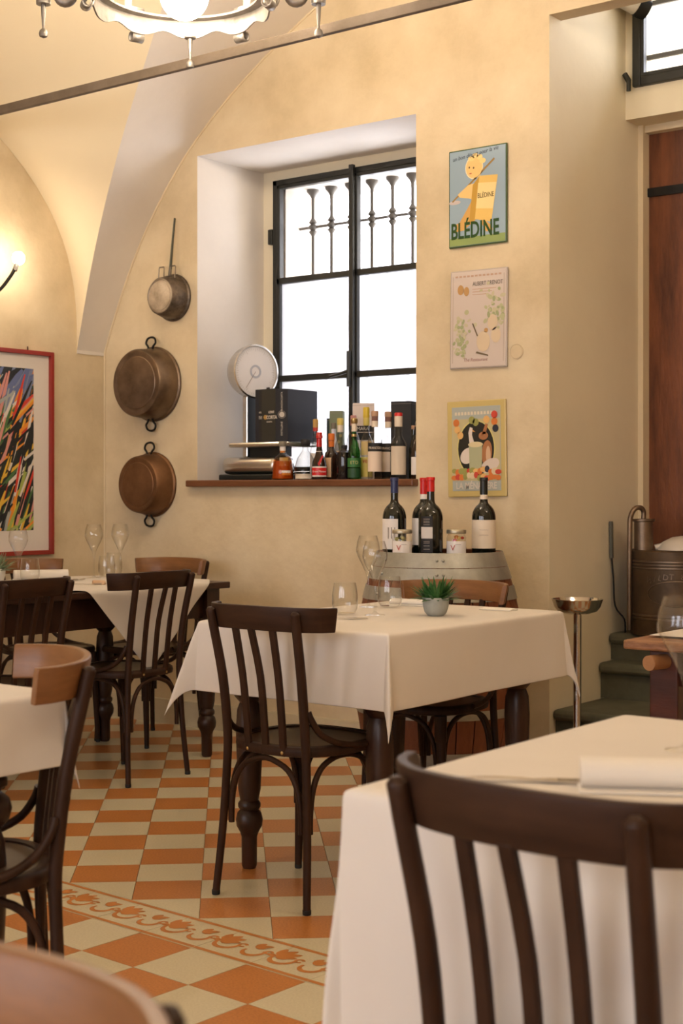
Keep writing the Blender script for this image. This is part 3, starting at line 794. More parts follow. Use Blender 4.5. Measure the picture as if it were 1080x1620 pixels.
def fork(loc, rz, label):
    t = thing('fork', label, 'fork', loc, rz, 'steel forks')
    p = MB().sweep([(x,0,.002+.006*sin(pi*min(1,max(0,(x+.09)/.13)))*.5) for x in [-.10+.016*i for i in range(9)]], [(-.005,0),(.005,0),(.005,.002),(-.005,.002)])
    obj('handle', p, M['steel'], t, 40)
    p = MB().prism([(.028,-.0045),(.05,-.011),(.062,-.0115),(.062,.0115),(.05,.011),(.028,.0045)], .003, .005); h_ = obj('head', p, M['steel'], t, 40)
    for y in (-.0095,-.0032,.0032,.0095):
        obj('tine', MB().box(.06,.105,y-.0016,y+.0016,.003,.005), M['steel'], h_, None)
    return t
def knife(loc, rz, label):
    t = thing('table_knife', label, 'knife', loc, rz)
    obj('handle', MB().tube([(-.11,0,.005),(-.06,0,.006),(-.005,0,.005)], [.0035,.0055,.004], 10), M['steel'], t, 60)
    obj('blade', MB().prism([(-.006,-.004),(.08,-.010),(.105,-.003),(.108,.004),(-.006,.005)], .0035, .0055), M['steel'], t, None)
    return t
def bread(loc, rz, label):
    t = thing('bread_piece', label, 'bread', loc, rz); m_ = mottled('bread_crust',(.48,.27,.13,1),(.70,.50,.33,1),30,.8,.3,60)
    p = MB().sweep(smoothpath([(-.026,-.004,0),(-.01,.004,0),(.01,.003,0),(.026,-.006,0)],3), [(-.011,0),(.011,0),(.012,.010),(.006,.019),(-.006,.019),(-.012,.010)])
    obj('crust', p, m_, t, 60, bevel=.003)
    obj('crumb_end', MB().sphere((.024,-.005,.010), .0095, 10, 6), m_, t, 60); return t
def plant(loc, label, pm, lm, s=1.0, seed=1):
    rnd = random.Random(seed)
    t = thing('potted_plant', label, 'plant', loc)
    p = MB().lathe([(.022*s,0),(.026*s,.001),(.036*s,.012*s),(.042*s,.032*s),(.044*s,.058*s),(.0425*s,.060*s),(.040*s,.057*s),(.038*s,.048*s),(.0005,.048*s)], 28)
    obj('pot', p, pm, t, 50)
    p = MB().lathe([(.0005,.0505*s),(.0385*s,.0495*s)], 20, cap=False); obj('soil', p, flat('potting_soil',45,34,24,.95), t, 60)
    f = MB()
    for i in range(150):
        a = rnd.uniform(0,2*pi); el = rnd.uniform(.25,1.35); L = rnd.uniform(.055,.092)*s; r0 = rnd.uniform(0,.030)*s
        b0 = Vector((r0*cos(a), r0*sin(a), .05*s)); d = Vector((cos(a)*cos(el), sin(a)*cos(el), sin(el)))
        sd = Vector((-sin(a), cos(a), 0)); w_ = rnd.uniform(.0038,.0062)*s; vs = []
        for q, ww in ((0,.5),(.35,1),(.7,.9),(1,.1)):
            c = b0 + d*(L*q) + Vector((0,0,-.018*s*q*q*cos(el))) ; nn = sd.cross(d)*w_*.35
            vs += [c - sd*w_*ww, c + nn*ww, c + sd*w_*ww]
        fs = []
        for k_ in range(3):
            for e in (0,1): fs.append((3*k_+e, 3*k_+e+1, 3*k_+e+4, 3*k_+e+3))
        f.add(vs, fs)
    o = obj('foliage', f, lm, t, 60); o['kind'] = 'stuff'; return t
Z1T = .7875
wine_glass((-2.779,3.801,Z1T), 'nearer wine glass beside the potted plant table centre', .242)
wine_glass((-2.995,4.055,Z1T), 'farther wine glass on the potted plant table', .250)
tumbler((-2.875,3.765,Z1T), 'tumbler left of the wine glasses, behind the bread piece')
tumbler((-2.930,4.095,Z1T), 'tumbler between the wine glasses and the potted plant', .108)
plant((-2.611,3.905,Z1T), 'small green plant in a grey cement pot', mottled('grey_cement_pot',(.30,.31,.28,1),(.40,.41,.37,1),20,.7,.1,60), mottled('green_leaves',(.022,.085,.020,1),(.07,.19,.045,1),30,.5,0), 1.0, 3)
napkin_roll((-2.90,4.225,Z1T), radians(10), 'folded napkin behind the tumbler on the potted plant table', .20, .06, .022)
napkin_roll((-2.57,4.235,Z1T), radians(4), 'low napkin right of the potted plant, beside the chair rail', .11, .05, .007)
bread((-2.872,3.665,Z1T), radians(-35), 'piece of bread on the potted plant table, left of the tumbler')
fork((-2.79,3.60,Z1T), radians(40), 'fork beside the bread on the potted plant table')
Z2T = .7925
wine_glass((-4.888,4.086,Z2T), 'wine glass standing before the red framed picture', .243)
wine_glass((-4.950,4.58,Z2T), 'left of the two wine glasses under the copper pan', .248)
wine_glass((-4.98,4.775,Z2T), 'right of the two wine glasses under the copper pan', .246)
tumbler((-4.935,4.19,Z2T), 'tumbler before the napkin under the red framed picture')
tumbler((-4.955,4.665,Z2T), 'left tumbler of the pair under the copper pan', .100, .040)
tumbler((-5.05,4.80,Z2T), 'right tumbler of the pair under the copper pan', .108, .040)
napkin_roll((-5.06,4.36,Z2T), radians(55), 'thick rolled napkin under the red framed picture', .24, .07, .045)
napkin_roll((-4.74,4.70,Z2T), radians(0), 'napkin at the far end of the corner table', .20, .06, .02)
bread((-4.585,4.27,Z2T), radians(30), 'piece of bread with cutlery on the corner table')
fork((-4.615,4.20,Z2T), radians(60), 'fork beside the bread on the corner table')
knife((-4.86,4.40,Z2T), radians(120), 'knife beside the thick rolled napkin')
plant((-4.985,4.035,Z2T), 'pale green plant cut off by the left edge on the corner table', M['napkin'], mottled('pale_green_leaves',(.20,.27,.16,1),(.33,.40,.26,1),30,.6,0), 1.1, 8)
Z3T = .7975
knife((-2.42,1.80,Z3T), radians(-38), 'knife on the table cut off by the left edge')
fork((-2.44,1.72,Z3T), radians(-38), 'fork on the table cut off by the left edge')
napkin_roll((-2.48,1.755,Z3T), radians(-38), 'flat napkin on the table cut off by the left edge', .16, .07, .012)
Z4T = .7875
napkin_roll((-.83,1.83,Z4T), radians(30), 'large rolled napkin on the front right table', .26, .075, .040)
fork((-1.03,1.735,Z4T), radians(30), 'fork sticking out from the large rolled napkin')
wine_glass((-.94,2.105,Z4T), 'large wine glass cut off by the right edge on the front table', .24, .045)

# ================================================================ barrel with wine bottles and jars
BX, BY = -3.235, 4.865; BH = .95
def br(z): return .342 - .0  - .092*((z-.475)/.475)**2
barrel = thing('wine_barrel', 'oak wine barrel with galvanised hoops against the wall', 'barrel', (BX, BY, 0))
NS = 28
st = MB(); zs = [i*BH/12 for i in range(13)]; vs = []
for z in zs:
    for s_, rr in ((-1,0),(0,0),(1,0),(1,-.022),(0,-.022),(-1,-.022)):
        a = s_*(pi/NS - .0022/.3); r_ = br(z)+rr + (.0012 if (s_ == 0 and rr == 0) else 0); vs.append((r_*cos(a), r_*sin(a), z))
fs = [(6*i+k_, 6*i+(k_+1)%6, 6*i+6+(k_+1)%6, 6*i+6+k_) for i in range(12) for k_ in range(6)] + [(5,4,3,2,1,0), tuple(72+k_ for k_ in range(6))]
stm = st.add(vs, fs).mesh('stave', M['stave'], 40)
for i in range(NS): link('stave', stm, barrel, None, (0,0,2*pi*i/NS))
for z0, z1 in ((.895,.952),(.845,.893),(.765,.818),(.60,.635),(.315,.35),(.132,.185),(.057,.105),(0,.055)):
    p = MB(); p.lathe([(br(max(0,min(BH,z0)))+.0015,z0),(br(max(0,min(BH,z0)))+.0045,z0),(br(max(0,min(BH,z1)))+.0045,z1),(br(max(0,min(BH,z1)))+.0015,z1)], 56, cap=False)
    h_ = obj('hoop', p, M['hoop'], barrel, 40)
    for a in (-1.02,-.93, -1.9):
        zz = (z0+z1)/2; obj('rivet', MB().sphere((cos(a)*(br(zz)+.005), sin(a)*(br(zz)+.005), zz), .006, 8, 5), M['hoop'], h_, 60)
for i in range(5):
    y0, y1 = -.228+.0912*i+.001, -.228+.0912*(i+1)-.001; P = []
    for y in [y0+(y1-y0)*q/6 for q in range(7)]: P.append((math.sqrt(max(0,.2285**2-y*y)), y))
    P += [(-x,y) for x, y in P[::-1]]
    obj('head_board', MB().prism(P, .902, .922), M['barrel_head'], barrel, None)
BT = .922
M['wineglass_dark'] = plain('dark_green_bottle_glass', (.006,.008,.005,1), .06, 0, .6)
def wine_bottle(name, label, x, y, cap, capz=.075, h=.325, r=.0485):
    t = thing(name, label, 'bottle', (x, y, BT), facing(x, y))
    prof = [(.036,0),(r-.002,.003),(r,.010),(r,.160),(r*.985,.172),(r*.93,.185),(r*.82,.198),(r*.64,.210),(r*.45,.218),(.0168,.226),(.0152,.238),(.0150,h-.012),(.0165,h-.011),(.0165,h-.001),(.006,h)]
    obj('bottle_body', MB().lathe(prof, 32), M['wineglass_dark'], t, 45)
    obj('capsule', MB().lathe([(.0158,h-capz),(.0156,h-.013),(.0173,h-.0115),(.0173,h),(.0165,h+.001),(.0005,h+.001)], 24, cap=False), cap, t, 40)
    return t
def wrap(parent, name, r, z0, z1, a, mat, off=0.0, n_=18, dr=.0006):
    """paper label wrapped on the side that faces local -Y; a = half angle, off = turn"""
    p = MB().lathe([(r+dr,z0),(r+dr,z1)], n_, None, -pi/2-a+off, -pi/2+a+off, cap=False)
    return obj(name, p, mat, parent, 60)
paper = flat('cream_label_paper',226,212,192); white = flat('white_label_paper',232,226,220); ink = flat('black_ink',24,22,22); dark = flat('black_label',20,20,22)
grey_ink = flat('grey_ink',150,140,132); red_ink = flat('red_ink',176,52,44); gold = M['brass']
wb = wine_bottle('wine_bottle', 'wine bottle with blue capsule and white label, leftmost on the barrel', -3.415, 4.805, flat('blue_capsule',38,48,92,.35), .062)
wrap(wb,'label',.0485,.035,.158,1.05,white,-.75); text('lettering','|||',.05,grey_ink,wb,(-.012,-.0488,.105)); obj('capsule_top', MB().lathe([(.0005,.3265),(.0165,.3265)],20,cap=False), flat('red_wax',170,28,26), wb, 60)
wb = wine_bottle('wine_bottle', 'front wine bottle with red capsule and tall black label', -3.19, 4.735, flat('red_capsule',196,24,24,.35), .056)
wrap(wb,'label',.0485,.03,.172,.52,dark,-.35); wrap(wb,'label_band',.0485,.085,.13,.5,flat('pale_band',205,200,196),-.35,dr=.0009)
[obj('printed_line', MB().box(-.028,-.004,-.0502,-.0488,z_,z_+.002), grey_ink, wb, None) for z_ in (.138,.146,.152,.160,.042,.055,.066,.072)]
wb = wine_bottle('wine_bottle', 'wine bottle with red capsule half hidden behind another', -3.352, 4.925, M['red_capsule'], .066)
wrap(wb,'label',.0485,.05,.16,1.2,white,-.3); wrap(wb,'neck_label',.0152,.238,.258,1.2,white)
wb = wine_bottle('wine_bottle', 'wine bottle with black capsule and broad cream label, rightmost on the barrel', -3.100, 4.985, flat('black_capsule',16,22,20,.4), .066)
wrap(wb,'label',.0485,.04,.155,1.45,paper); obj('printed_line', MB().tube([(-.018+.003*i_,-.0494,.115+.0022*sin(i_*2.1)) for i_ in range(13)],.0006,5), grey_ink, wb, 60); obj('printed_line', MB().box(-.018,.018,-.0500,-.0470,.094,.0952), grey_ink, wb, None); wrap(wb,'neck_label',.0155,.238,.256,1.3,paper,dr=.0008)
def jar(label, x, y, fill):
    t = thing('preserve_jar', label, 'jar', (x, y, BT), facing(x, y), 'preserve jars on the barrel')
    obj('jar_glass', MB().lathe([(.0005,0),(.036,0),(.0405,.006),(.0405,.088),(.036,.100),(.0355,.105)], 28, cap=False), M['glass'], t, 50)
    obj('lid', MB().lathe([(.0385,.103),(.0395,.106),(.0395,.116),(.037,.119),(.0005,.119)], 28), mottled('tin_lid',(.42,.38,.28,1),(.5,.46,.35,1),8,.35,0,metal=.7), t, 40)
    wrap(t,'label',.0407,.026,.074,1.15,white)
    text('lettering','V',.03,red_ink,t,(-.014,-.0425,.047)); obj('printed_line', MB().box(-.004,.018,-.0428,-.0422,.060,.0615), grey_ink, t, None)
    rnd = random.Random(int(x*1000))
    for i in range(34):
        a, r_, z = rnd.uniform(0,2*pi), rnd.uniform(0,.028), rnd.uniform(.010,.090)
        obj('pickle', MB().sphere((r_*cos(a), r_*sin(a), z), rnd.uniform(.0075,.0105), 8, 5, sc=(1,1,.8)), fill[i % len(fill)], t, 60)
    return t
jar('jar of pale pickles left of the black labelled bottle', -3.285, 4.675, [flat('pickle_pale',186,176,118), flat('pickle_olive',150,146,86), flat('pickle_cream',206,196,150)])
jar('jar of orange and red pickled vegetables right of the black labelled bottle', -3.112, 4.80, [flat('pickle_orange',226,132,40), flat('pickle_red',190,58,34), flat('pickle_yellow',228,196,106), M['pickle_cream']])

# ================================================================ standing ashtray
a = thing('standing_ashtray', 'tall chrome standing ashtray with a bowl, beside the niche', 'ashtray', (-2.80, 5.215, 0))
obj('base', MB().lathe([(.12,0),(.122,.006),(.115,.014),(.05,.04),(.03,.08),(.024,.15),(.019,.21)], 32), M['chrome'], a, 40)
obj('pole', MB().lathe([(.0165,.2),(.0165,.705)], 20), M['chrome'], a, 40)
obj('collar', MB().lathe([(.020,.205),(.021,.212),(.021,.228),(.018,.235)], 20), M['chrome'], a, 40)
obj('bowl', MB().lathe([(.0005,.695),(.05,.697),(.080,.708),(.093,.725),(.102,.752),(.105,.757),(.101,.757),(.090,.728),(.076,.712),(.0005,.704)], 36, cap=False), M['chrome'], a, 40)

# ================================================================ window sill: scale, boxes, bottles
SZ = 1.248
sc = thing('shop_scale', 'old chrome shop scale with a round white dial on the window sill', 'scale', (-4.80, 5.565, SZ))
obj('base_plate', MB().box(-.185,.20,-.10,.09,0,.030), M['black_capsule'], sc, None, bevel=.006)
def rbox(x0,x1,y0,y1,z0,z1,bv):
    return MB().box(x0,x1,y0,y1,z0,z1)
o = obj('base_housing', rbox(-.18,.19,-.095,.085,.031,.118,.03), M['brushed'], sc, 40, bevel=.035); o.modifiers[0].segments = 5
obj('column', MB().box(-.085,-.050,-.03,.03,.118,.44), M['brushed'], sc, None, bevel=.006)
obj('column_face', MB().box(-.050,-.046,-.028,.028,.12,.43), M['black_capsule'], sc, None)
obj('tray', MB().box(-.115,.285,-.105,.12,.165,.190), M['brushed'], sc, None, bevel=.008)
obj('tray_bracket', MB().box(-.05,.20,-.02,.02,.118,.165), M['black_capsule'], sc, None)
DM = TR(-.045,-.005,.552) @ RZ(radians(-14)) @ RY(pi/2)
obj('dial_case', MB().lathe([(.0005,-.072),(.085,-.068),(.118,-.045),(.132,-.01),(.135,.035),(.138,.044),(.130,.046),(.127,.038)], 48, DM, cap=False), M['brushed'], sc, 40)
df = obj('dial_face', MB().lathe([(.128,.036),(.0005,.036)], 48, DM, cap=False), flat('dial_white',218,214,212,.5), sc, 60)
m_ = MB()
for i in range(60):
    a = 2*pi*i/60; r0 = .108 if i % 5 else .100
    m_.add([(r0*cos(a)-.0006*sin(a), r0*sin(a)+.0006*cos(a), .0368),(r0*cos(a)+.0006*sin(a), r0*sin(a)-.0006*cos(a), .0368),(.117*cos(a)+.0006*sin(a), .117*sin(a)-.0006*cos(a), .0368),(.117*cos(a)-.0006*sin(a), .117*sin(a)+.0006*cos(a), .0368)], [(0,1,2,3)], DM)
obj('dial_marks', m_, M['grey_ink'], df, None)
obj('dial_hub', MB().lathe([(.034,.037),(.034,.0385),(.024,.0385),(.024,.037)], 28, DM, cap=False), flat('hub_grey',170,172,180,.5), df, 50)
nm = MB().box(.0,.105,-.0012,.0012,.0388,.0396, DM @ RZ(radians(-35))); obj('needle', nm, M['grey_ink'], df, None)
# gift box on the tray, chamfered spine towards the room
gb = thing('gift_box', 'black bottle gift box standing on the scale tray', 'box', (-4.642, 5.60, SZ+.1905))
navy = mottled('navy_card',(.010,.011,.017,1),(.014,.015,.022,1),8,.6,.02,200); olive = flat('dark_olive_card',40,38,30,.6)
obj('box_body', MB().prism([(-.098,-.13),(.035,-.13),(.075,-.085),(.075,.150),(-.098,.150)], 0, .262), navy, gb, None)
obj('front_panel', MB().box(-.055,.034,-.132,-.130,0.001,.261), olive, gb, None)
obj('lid_gap', MB().box(-.070,-.056,-.1312,-.130,.001,.261), M['black_ink'], gb, None)
obj('closure_tab', MB().box(-.03,-.012,-.125,-.118,.262,.270), M['black_ink'], gb, None)
silver = flat('silver_print',196,188,178,.4); goldp = flat('gold_print',176,138,70,.4)
text('lettering','LERIE',.016,silver,gb,(.008,-.1325,.146),sx=1.0,bold=.0004); text('lettering','CORTA',.024,silver,gb,(.010,-.1325,.120),sx=.85,bold=.0008)
text('lettering','GRAPPA',.010,silver,gb,(-.005,-.1325,.098)); text('lettering','DISTIL',.012,silver,gb,(-.064,-.1325,.146),sx=.5); text('lettering','FRAN',.024,silver,gb,(-.063,-.1325,.120),sx=.35)
obj('emblem', MB().lathe([(.0005,.0),(.013,.0)], 6, TR(-.030,-.1325,.122) @ RX(pi/2), cap=False), goldp, gb, 60)
SPA = atan2(.045,.040); SM = (.056,-.1085)
text('lettering','DISTILLERIE',.013,silver,gb,(SM[0]+.0006,SM[1]-.0006,.064),(pi/2,-pi/2,SPA),sx=1.05); text('lettering','FRANCIACORTA',.013,silver,gb,(SM[0]+.0006,SM[1]-.0006,.198),(pi/2,-pi/2,SPA),sx=1.0)
sp = TR(SM[0]+.0008,SM[1]-.0008,.134) @ RZ(SPA) @ RX(pi/2)
obj('seal', MB().lathe([(.0005,0),(.0135,0)], 20, sp, cap=False), silver, gb, 60)
obj('seal_ring', MB().lathe([(.0175,0),(.0195,0)], 24, sp, cap=False), M['grey_ink'], gb, 60)
# cartons behind the bottles
def carton(label, x, y, rz, w_, d_, h, mat, deco=None):
    t = thing('carton', label, 'box', (x, y, SZ), rz)
    obj('box_body', MB().box(-w_/2,w_/2,-d_/2,d_/2,0,h), mat, t, None, bevel=.002)
    obj('lid_seam', MB().box(-w_/2-.0006,w_/2+.0006,-d_/2-.0006,d_/2+.0006,h*.965,h*.968), M['grey_ink'], t, None)
    if deco: deco(t)
    return t
carton('sage green bottle carton behind the bottles', -4.394, 5.69, radians(30), .068, .068, .344, flat('sage_card',112,122,94), lambda t: [obj('printed_sprig', MB().lathe([(.0005,0),(.008,0)],8,TR(.012+.01*(i%2),-.0346,.19+.03*i) @ RX(pi/2),cap=False), M['pickle_pale'], t, 60) for i in range(4)])
def wdeco(t):
    for z, h_ in ((.235,.030),(.195,.036)): obj('printed_band', MB().box(-.049,.049,-.0512,-.0505,z,z+h_), M['black_ink'], t, None)
    text('lettering','AMARA',.022,white,t,(-.012,-.0518,.250)); obj('printed_bar', MB().box(-.030,-.018,-.0512,-.0505,.05,.115), M['black_ink'], t, None)
carton('white bottle carton with black bands behind the green bottle', -4.245, 5.71, radians(38), .105, .10, .376, flat('white_card',222,208,198), wdeco)
def kdeco(t): text('lettering','d',.05,silver,t,(.0535,.005,.27),(pi/2,0,pi/2),shear=.3)
carton('black bottle carton behind the red capped bottle', -3.948, 5.64, radians(14), .105, .10, .371, M['black_ink'], kdeco)
carton('narrow dark green carton beside the black gift box', -4.485, 5.76, radians(30), .04, .05, .312, flat('deep_green_card',30,46,40))
M['amber'] = thin_glass('amber_spirit', (.86,.50,.16,1), .9, 1.5, .45, .2)
M['clearb'] = thin_glass('clear_bottle_glass', (.90,.91,.90,1), .95, 1.5, .55, .35)
M['greenb'] = thin_glass('green_bottle_glass', (.20,.58,.22,1), .9, 1.5, .5, .2)
M['brownb'] = plain('dark_brown_bottle', (.020,.008,.004,1), .06, 0, .6)
M['redwax'] = plain('red_sealing_wax', srgb(178,26,22), .25)
def sbottle(label, x, y, prof, body, caps=(), labels=(), words=(), h=None, group=None, fill=None):
    t = thing('spirit_bottle', label, 'bottle', (x, y, SZ), facing(x, y))
    pr = [(.0005,0)] + list(prof)
    o = obj('bottle_body', MB().lathe(pr, 28, cap=False), body, t, 45)
    if fill: obj('liquid', MB().lathe([(.0005,.004)] + [(r_*.93, z) for r_, z in prof if .005 < z < fill[0]] + [(.0005, fill[0])], 24, cap=False), fill[1], t, 45)
    for cp, mt in caps: obj('cap', MB().lathe(cp + [(.0005, cp[-1][1])], 20, cap=False), mt, t, 40)
    for r_, z0, z1, a_, mt, off in labels: wrap(t, 'label', r_, z0, z1, a_, mt, off, dr=.0009)
    for body_, size, mt, loc, sx_ in words: text('lettering', body_, size, mt, t, loc, sx=sx_)
    return t
def tall(r, h, sh=.62, nr=.013, neck=.80): return [(r*.92,0),(r,.006),(r,h*sh),(r*.93,h*(sh+.05)),(r*.55,h*(neck-.05)),(nr,h*neck),(nr,h)]
rim = flat('grey_stopper',120,112,96)
sbottle('flared amber bottle leftmost among the spirits', -4.512, 5.41, [(.052,0),(.055,.006),(.052,.05),(.046,.092),(.038,.112),(.018,.126),(.014,.134),(.014,.160)], M['amber'],
        [([(.013,.132),(.015,.150),(.014,.163)], white), ([(.019,.163),(.021,.168),(.021,.184),(.018,.188)], rim)], [(.052,.022,.045,.45,white,.35),(.045,.062,.108,.5,goldp,.15)], [], fill=(.10, plain('amber_liquid',(.42,.15,.025,1),.15)))
sbottle('squat clear decanter with a black stopper', -4.390, 5.435, [(.048,0),(.052,.006),(.053,.03),(.050,.07),(.040,.105),(.020,.135),(.015,.145),(.015,.165)], M['clearb'],
        [([(.020,.165),(.024,.170),(.024,.190),(.019,.196)], M['black_ink'])], [(.0515,.005,.028,1.2,paper,0)])
sbottle('cordial bottle with red wax seal, ribbon and red label', -4.273, 5.395, [(.036,0),(.038,.006),(.038,.05),(.033,.085),(.020,.115),(.0155,.14),(.0125,.17),(.012,.205)], M['brownb'],
        [([(.0150,.135),(.0135,.165),(.0130,.195),(.0165,.197),(.0165,.208),(.0145,.2105),(.0145,.222),(.012,.225)], M['redwax'])],
        [(.0382,.014,.062,1.05,white,0),(.0386,.020,.056,1.05,M['red_capsule'],0),(.0158,.125,.135,1.5,white,0)], [('Grand Marnier',.0125,white,(0,-.0402,.038),.85)])
obj('wax_ribbon', MB().prism([(-.004,.0),(.016,.05),(.010,.055),(-.012,.012)],0,.002, TR(.004,-.034,.062) @ RX(pi/2)), M['redwax'], bpy.data.objects['spirit_bottle.002'], None)
sbottle('square shouldered amber bottle with an orange cap', -4.262, 5.475, [(.032,0),(.034,.005),(.034,.115),(.030,.130),(.016,.142),(.013,.155),(.013,.19)], M['brownb'],
        [([(.0135,.158),(.014,.170),(.014,.186)], flat('orange_seal',214,112,30)), ([(.015,.188),(.0155,.195),(.0155,.216),(.0135,.222)], M['orange_seal'])], [(.0342,.012,.105,.5,flat('tan_label',214,178,140),-.55)])
sbottle('short wide black bottle between the orange capped and green ones', -4.150, 5.43, [(.034,0),(.036,.005),(.036,.112),(.033,.128),(.015,.140),(.013,.148)], plain('black_liqueur',(.006,.004,.005,1),.08,0,.6),
        [([(.014,.146),(.015,.150),(.015,.160),(.012,.163)], M['black_ink'])], [])
sbottle('green liqueur bottle with a gold cap', -4.080, 5.415, [(.029,0),(.031,.006),(.031,.105),(.028,.135),(.016,.18),(.0125,.205),(.0115,.262)], M['greenb'],
        [([(.0130,.200),(.0138,.206),(.0138,.212)], gold), ([(.0125,.225),(.0125,.262)], paper), ([(.014,.262),(.0165,.266),(.0165,.284),(.013,.288)], gold)],
        [(.0312,.008,.052,1.3,plain('dark_green_label',(.008,.06,.016,1),.5),0),(.0312,.058,.100,1.3,plain('green_label',(.03,.16,.035,1),.5),0)], [('ETO',.022,M['pickle_pale'],(0,-.0335,.078),.9)])
sbottle('clear bottle with a yellow cap and picture label', -4.064, 5.490, tall(.030,.315,.52,.0125,.72), M['clearb'],
        [([(.0140,.255),(.0150,.262),(.0150,.292)], flat('yellow_paper',206,186,96)), ([(.0155,.292),(.0160,.298),(.0160,.336),(.014,.342)], flat('yellow_cap',200,172,44,.4))],
        [(.0302,.012,.105,1.2,M['yellow_paper'],0),(.0302,.115,.180,.9,flat('fruit_label',206,178,120),0)], [('vecS',.034,red_ink,(.004,-.0325,.088),.75)])
def fr(label, x, y):
    t = sbottle(label, x, y, tall(.0335,.262,.66,.0145,.82), M['clearb'], [([(.0150,.262-.02),(.0150,.270)], paper), ([(.0155,.270),(.0155,.292)], flat('brown_seal',120,84,74)), ([(.0165,.292),(.0170,.296),(.0170,.312),(.015,.317)], flat('cork',176,140,112))],
        [(.0337,.035,.128,1.25,flat('ivory_label',222,204,186),0),(.0337,.128,.168,1.25,M['black_ink'],0)], [('FRANCOLI',.0165,paper,(0,-.0362,.144),.72)], group=None)
    return t
fr('front clear bottle with black and ivory label and cork top', -3.952, 5.405)
fr('clear bottle with black and ivory label half hidden behind the red capped one', -3.945, 5.500)
sbottle('clear bottle with a red cap, nearest the right reveal', -3.822, 5.41, tall(.0385,.255,.60,.0165,.80), M['clearb'],
        [([(.0175,.240),(.0185,.246),(.0185,.290)], paper), ([(.0188,.288),(.0190,.300),(.017,.304)], flat('bright_red_cap',206,34,28,.35))], [(.0387,.02,.15,1.0,flat('grey_ivory_label',206,192,172),0)])
sbottle('dark bottle with white label cut by the right reveal', -3.738, 5.44, tall(.029,.237,.55,.012,.78), M['brownb'], [([(.0125,.2),(.0125,.238)], M['black_ink'])], [(.0292,.02,.10,1.2,white,0)])
sbottle('clear bottle with gold and red cap before the gift box', -4.403, 5.530, tall(.028,.25,.55,.0115,.78), M['clearb'], [([(.0120,.238),(.0125,.242),(.0125,.256)], red_ink), ([(.0135,.256),(.0135,.292),(.012,.297)], goldp)], [(.0282,.03,.13,1.2,white,0)])
sbottle('slim frosted bottle between gift box and sage carton', -4.345, 5.60, tall(.024,.255,.60,.011,.85), plain('frosted_bottle',(.66,.68,.76,1),.35), [([(.0120,.250),(.0125,.255),(.0125,.28)], rim)], [])
sbottle('clear bottle with cream neck label before the sage carton', -4.285, 5.575, tall(.028,.26,.60,.0135,.82), M['clearb'], [([(.0145,.232),(.0150,.24),(.0150,.266)], paper), ([(.0150,.266),(.0160,.27),(.0160,.295),(.014,.30)], M['yellow_paper'])], [(.0282,.04,.14,1.1,paper,0)])
sbottle('round clear bottle with a pink cap before the white carton', -4.205, 5.575, [(.024,0),(.028,.01),(.032,.10),(.034,.16),(.030,.20),(.018,.235),(.013,.255),(.0125,.275)], M['clearb'], [([(.0145,.262),(.015,.27),(.015,.306),(.013,.311)], flat('pink_cap',186,130,124))], [(.0325,.085,.115,.4,M['black_ink'],0)])
sbottle('dark green bottle with a cork behind the red capped bottle', -3.830, 5.545, tall(.024,.235,.58,.011,.82), M['wineglass_dark'], [([(.0115,.233),(.0122,.236),(.0122,.248),(.011,.251)], M['cork'])], [])
# little framed slate fixed to the right reveal
sl = thing('framed_slate', 'small wood framed slate fixed to the right window reveal', 'slate', (WX1, 5.56, 1.585))
for r in ((-.115,-.10,0,.17),(-.015,0,0,.17),(-.10,-.015,0,.014),(-.10,-.015,.156,.17)): obj('frame_strip', MB().box(r[0],r[1],-.008,.008,r[2],r[3]), flat('orange_wood',150,92,46), sl, None)
obj('slate', MB().box(-.10,-.015,-.003,.004,.014,.156), flat('slate_grey',58,54,50), sl, None)

# ================================================================ pans on the wall
def pan(label, x, z, rr, rb_, depth, body, side, name, handles):
    t = thing(name, label, 'pan', (x, YW, z))
    K = RX(pi/2)                                   # axis towards the room
    obj('pan_side', MB().lathe([(rr-.002,.004),(rr+.006,.004),(rr+.007,.010),(rr-.001,.016),(rr-.004,.05 if depth > .06 else .03),(rb_+.004,depth-.010),(rb_-.004,depth)], 48, K, cap=False), side, t, 40)
    prof = [(rb_-.004,depth),(rb_*.9,depth+.001),(rb_*.86,depth-.0015),(rb_*.80,depth-.0015),(rb_*.78,depth+.0005),(.0005,depth+.001)]
    obj('pan_base', MB().lathe(prof, 48, K, cap=False), body, t, 30)
    obj('pan_rim', MB().lathe([(rr-.010,.003),(rr+.009,.003),(rr+.010,.007),(rr-.004,.009)], 48, K, cap=False), side, t, 40)
    handles(t); return t
def loop(t, z, s, r=.0055):
    pts = [(0.010*s*0-.012,-.03,z),(-.020,-.03,z+s*.018),(-.034,-.028,z+s*.034),(-.026,-.026,z+s*.056),(0,-.025,z+s*.064),(.026,-.026,z+s*.056),(.034,-.028,z+s*.034),(.020,-.03,z+s*.018),(.012,-.03,z)]
    h_ = obj('handle', MB().tube(smoothpath(pts,4), r, 8), M['black_iron'], t, 60)
    obj('handle_plate', MB().box(-.042,.042,-.034,-.012,z-s*.034 if s > 0 else z,z if s > 0 else z+.034), M['black_iron'], h_, None, bevel=.006)
def hA(t):
    p = MB()
    p.tube([(0,-.035,.09),(.004,-.03,.16),(.012,-.022,.30),(.018,-.014,.405)], [.011,.010,.008,.007], 8, flat=.45)
    obj('handle', p, mottled('grey_green_iron',(.07,.075,.06,1),(.13,.135,.11,1),10,.6,.1,40,metal=.4), t, 60)
    for sx in (-.045,.035):
        q = MB().tube([(sx-.018,-.05,.09),(sx-.018,-.045,.15),(sx-.015,-.045,.156),(sx+.015,-.045,.156),(sx+.018,-.045,.15),(sx+.018,-.05,.09)], .0032, 6); obj('wire_loop', q, M['tin'], t, 60)
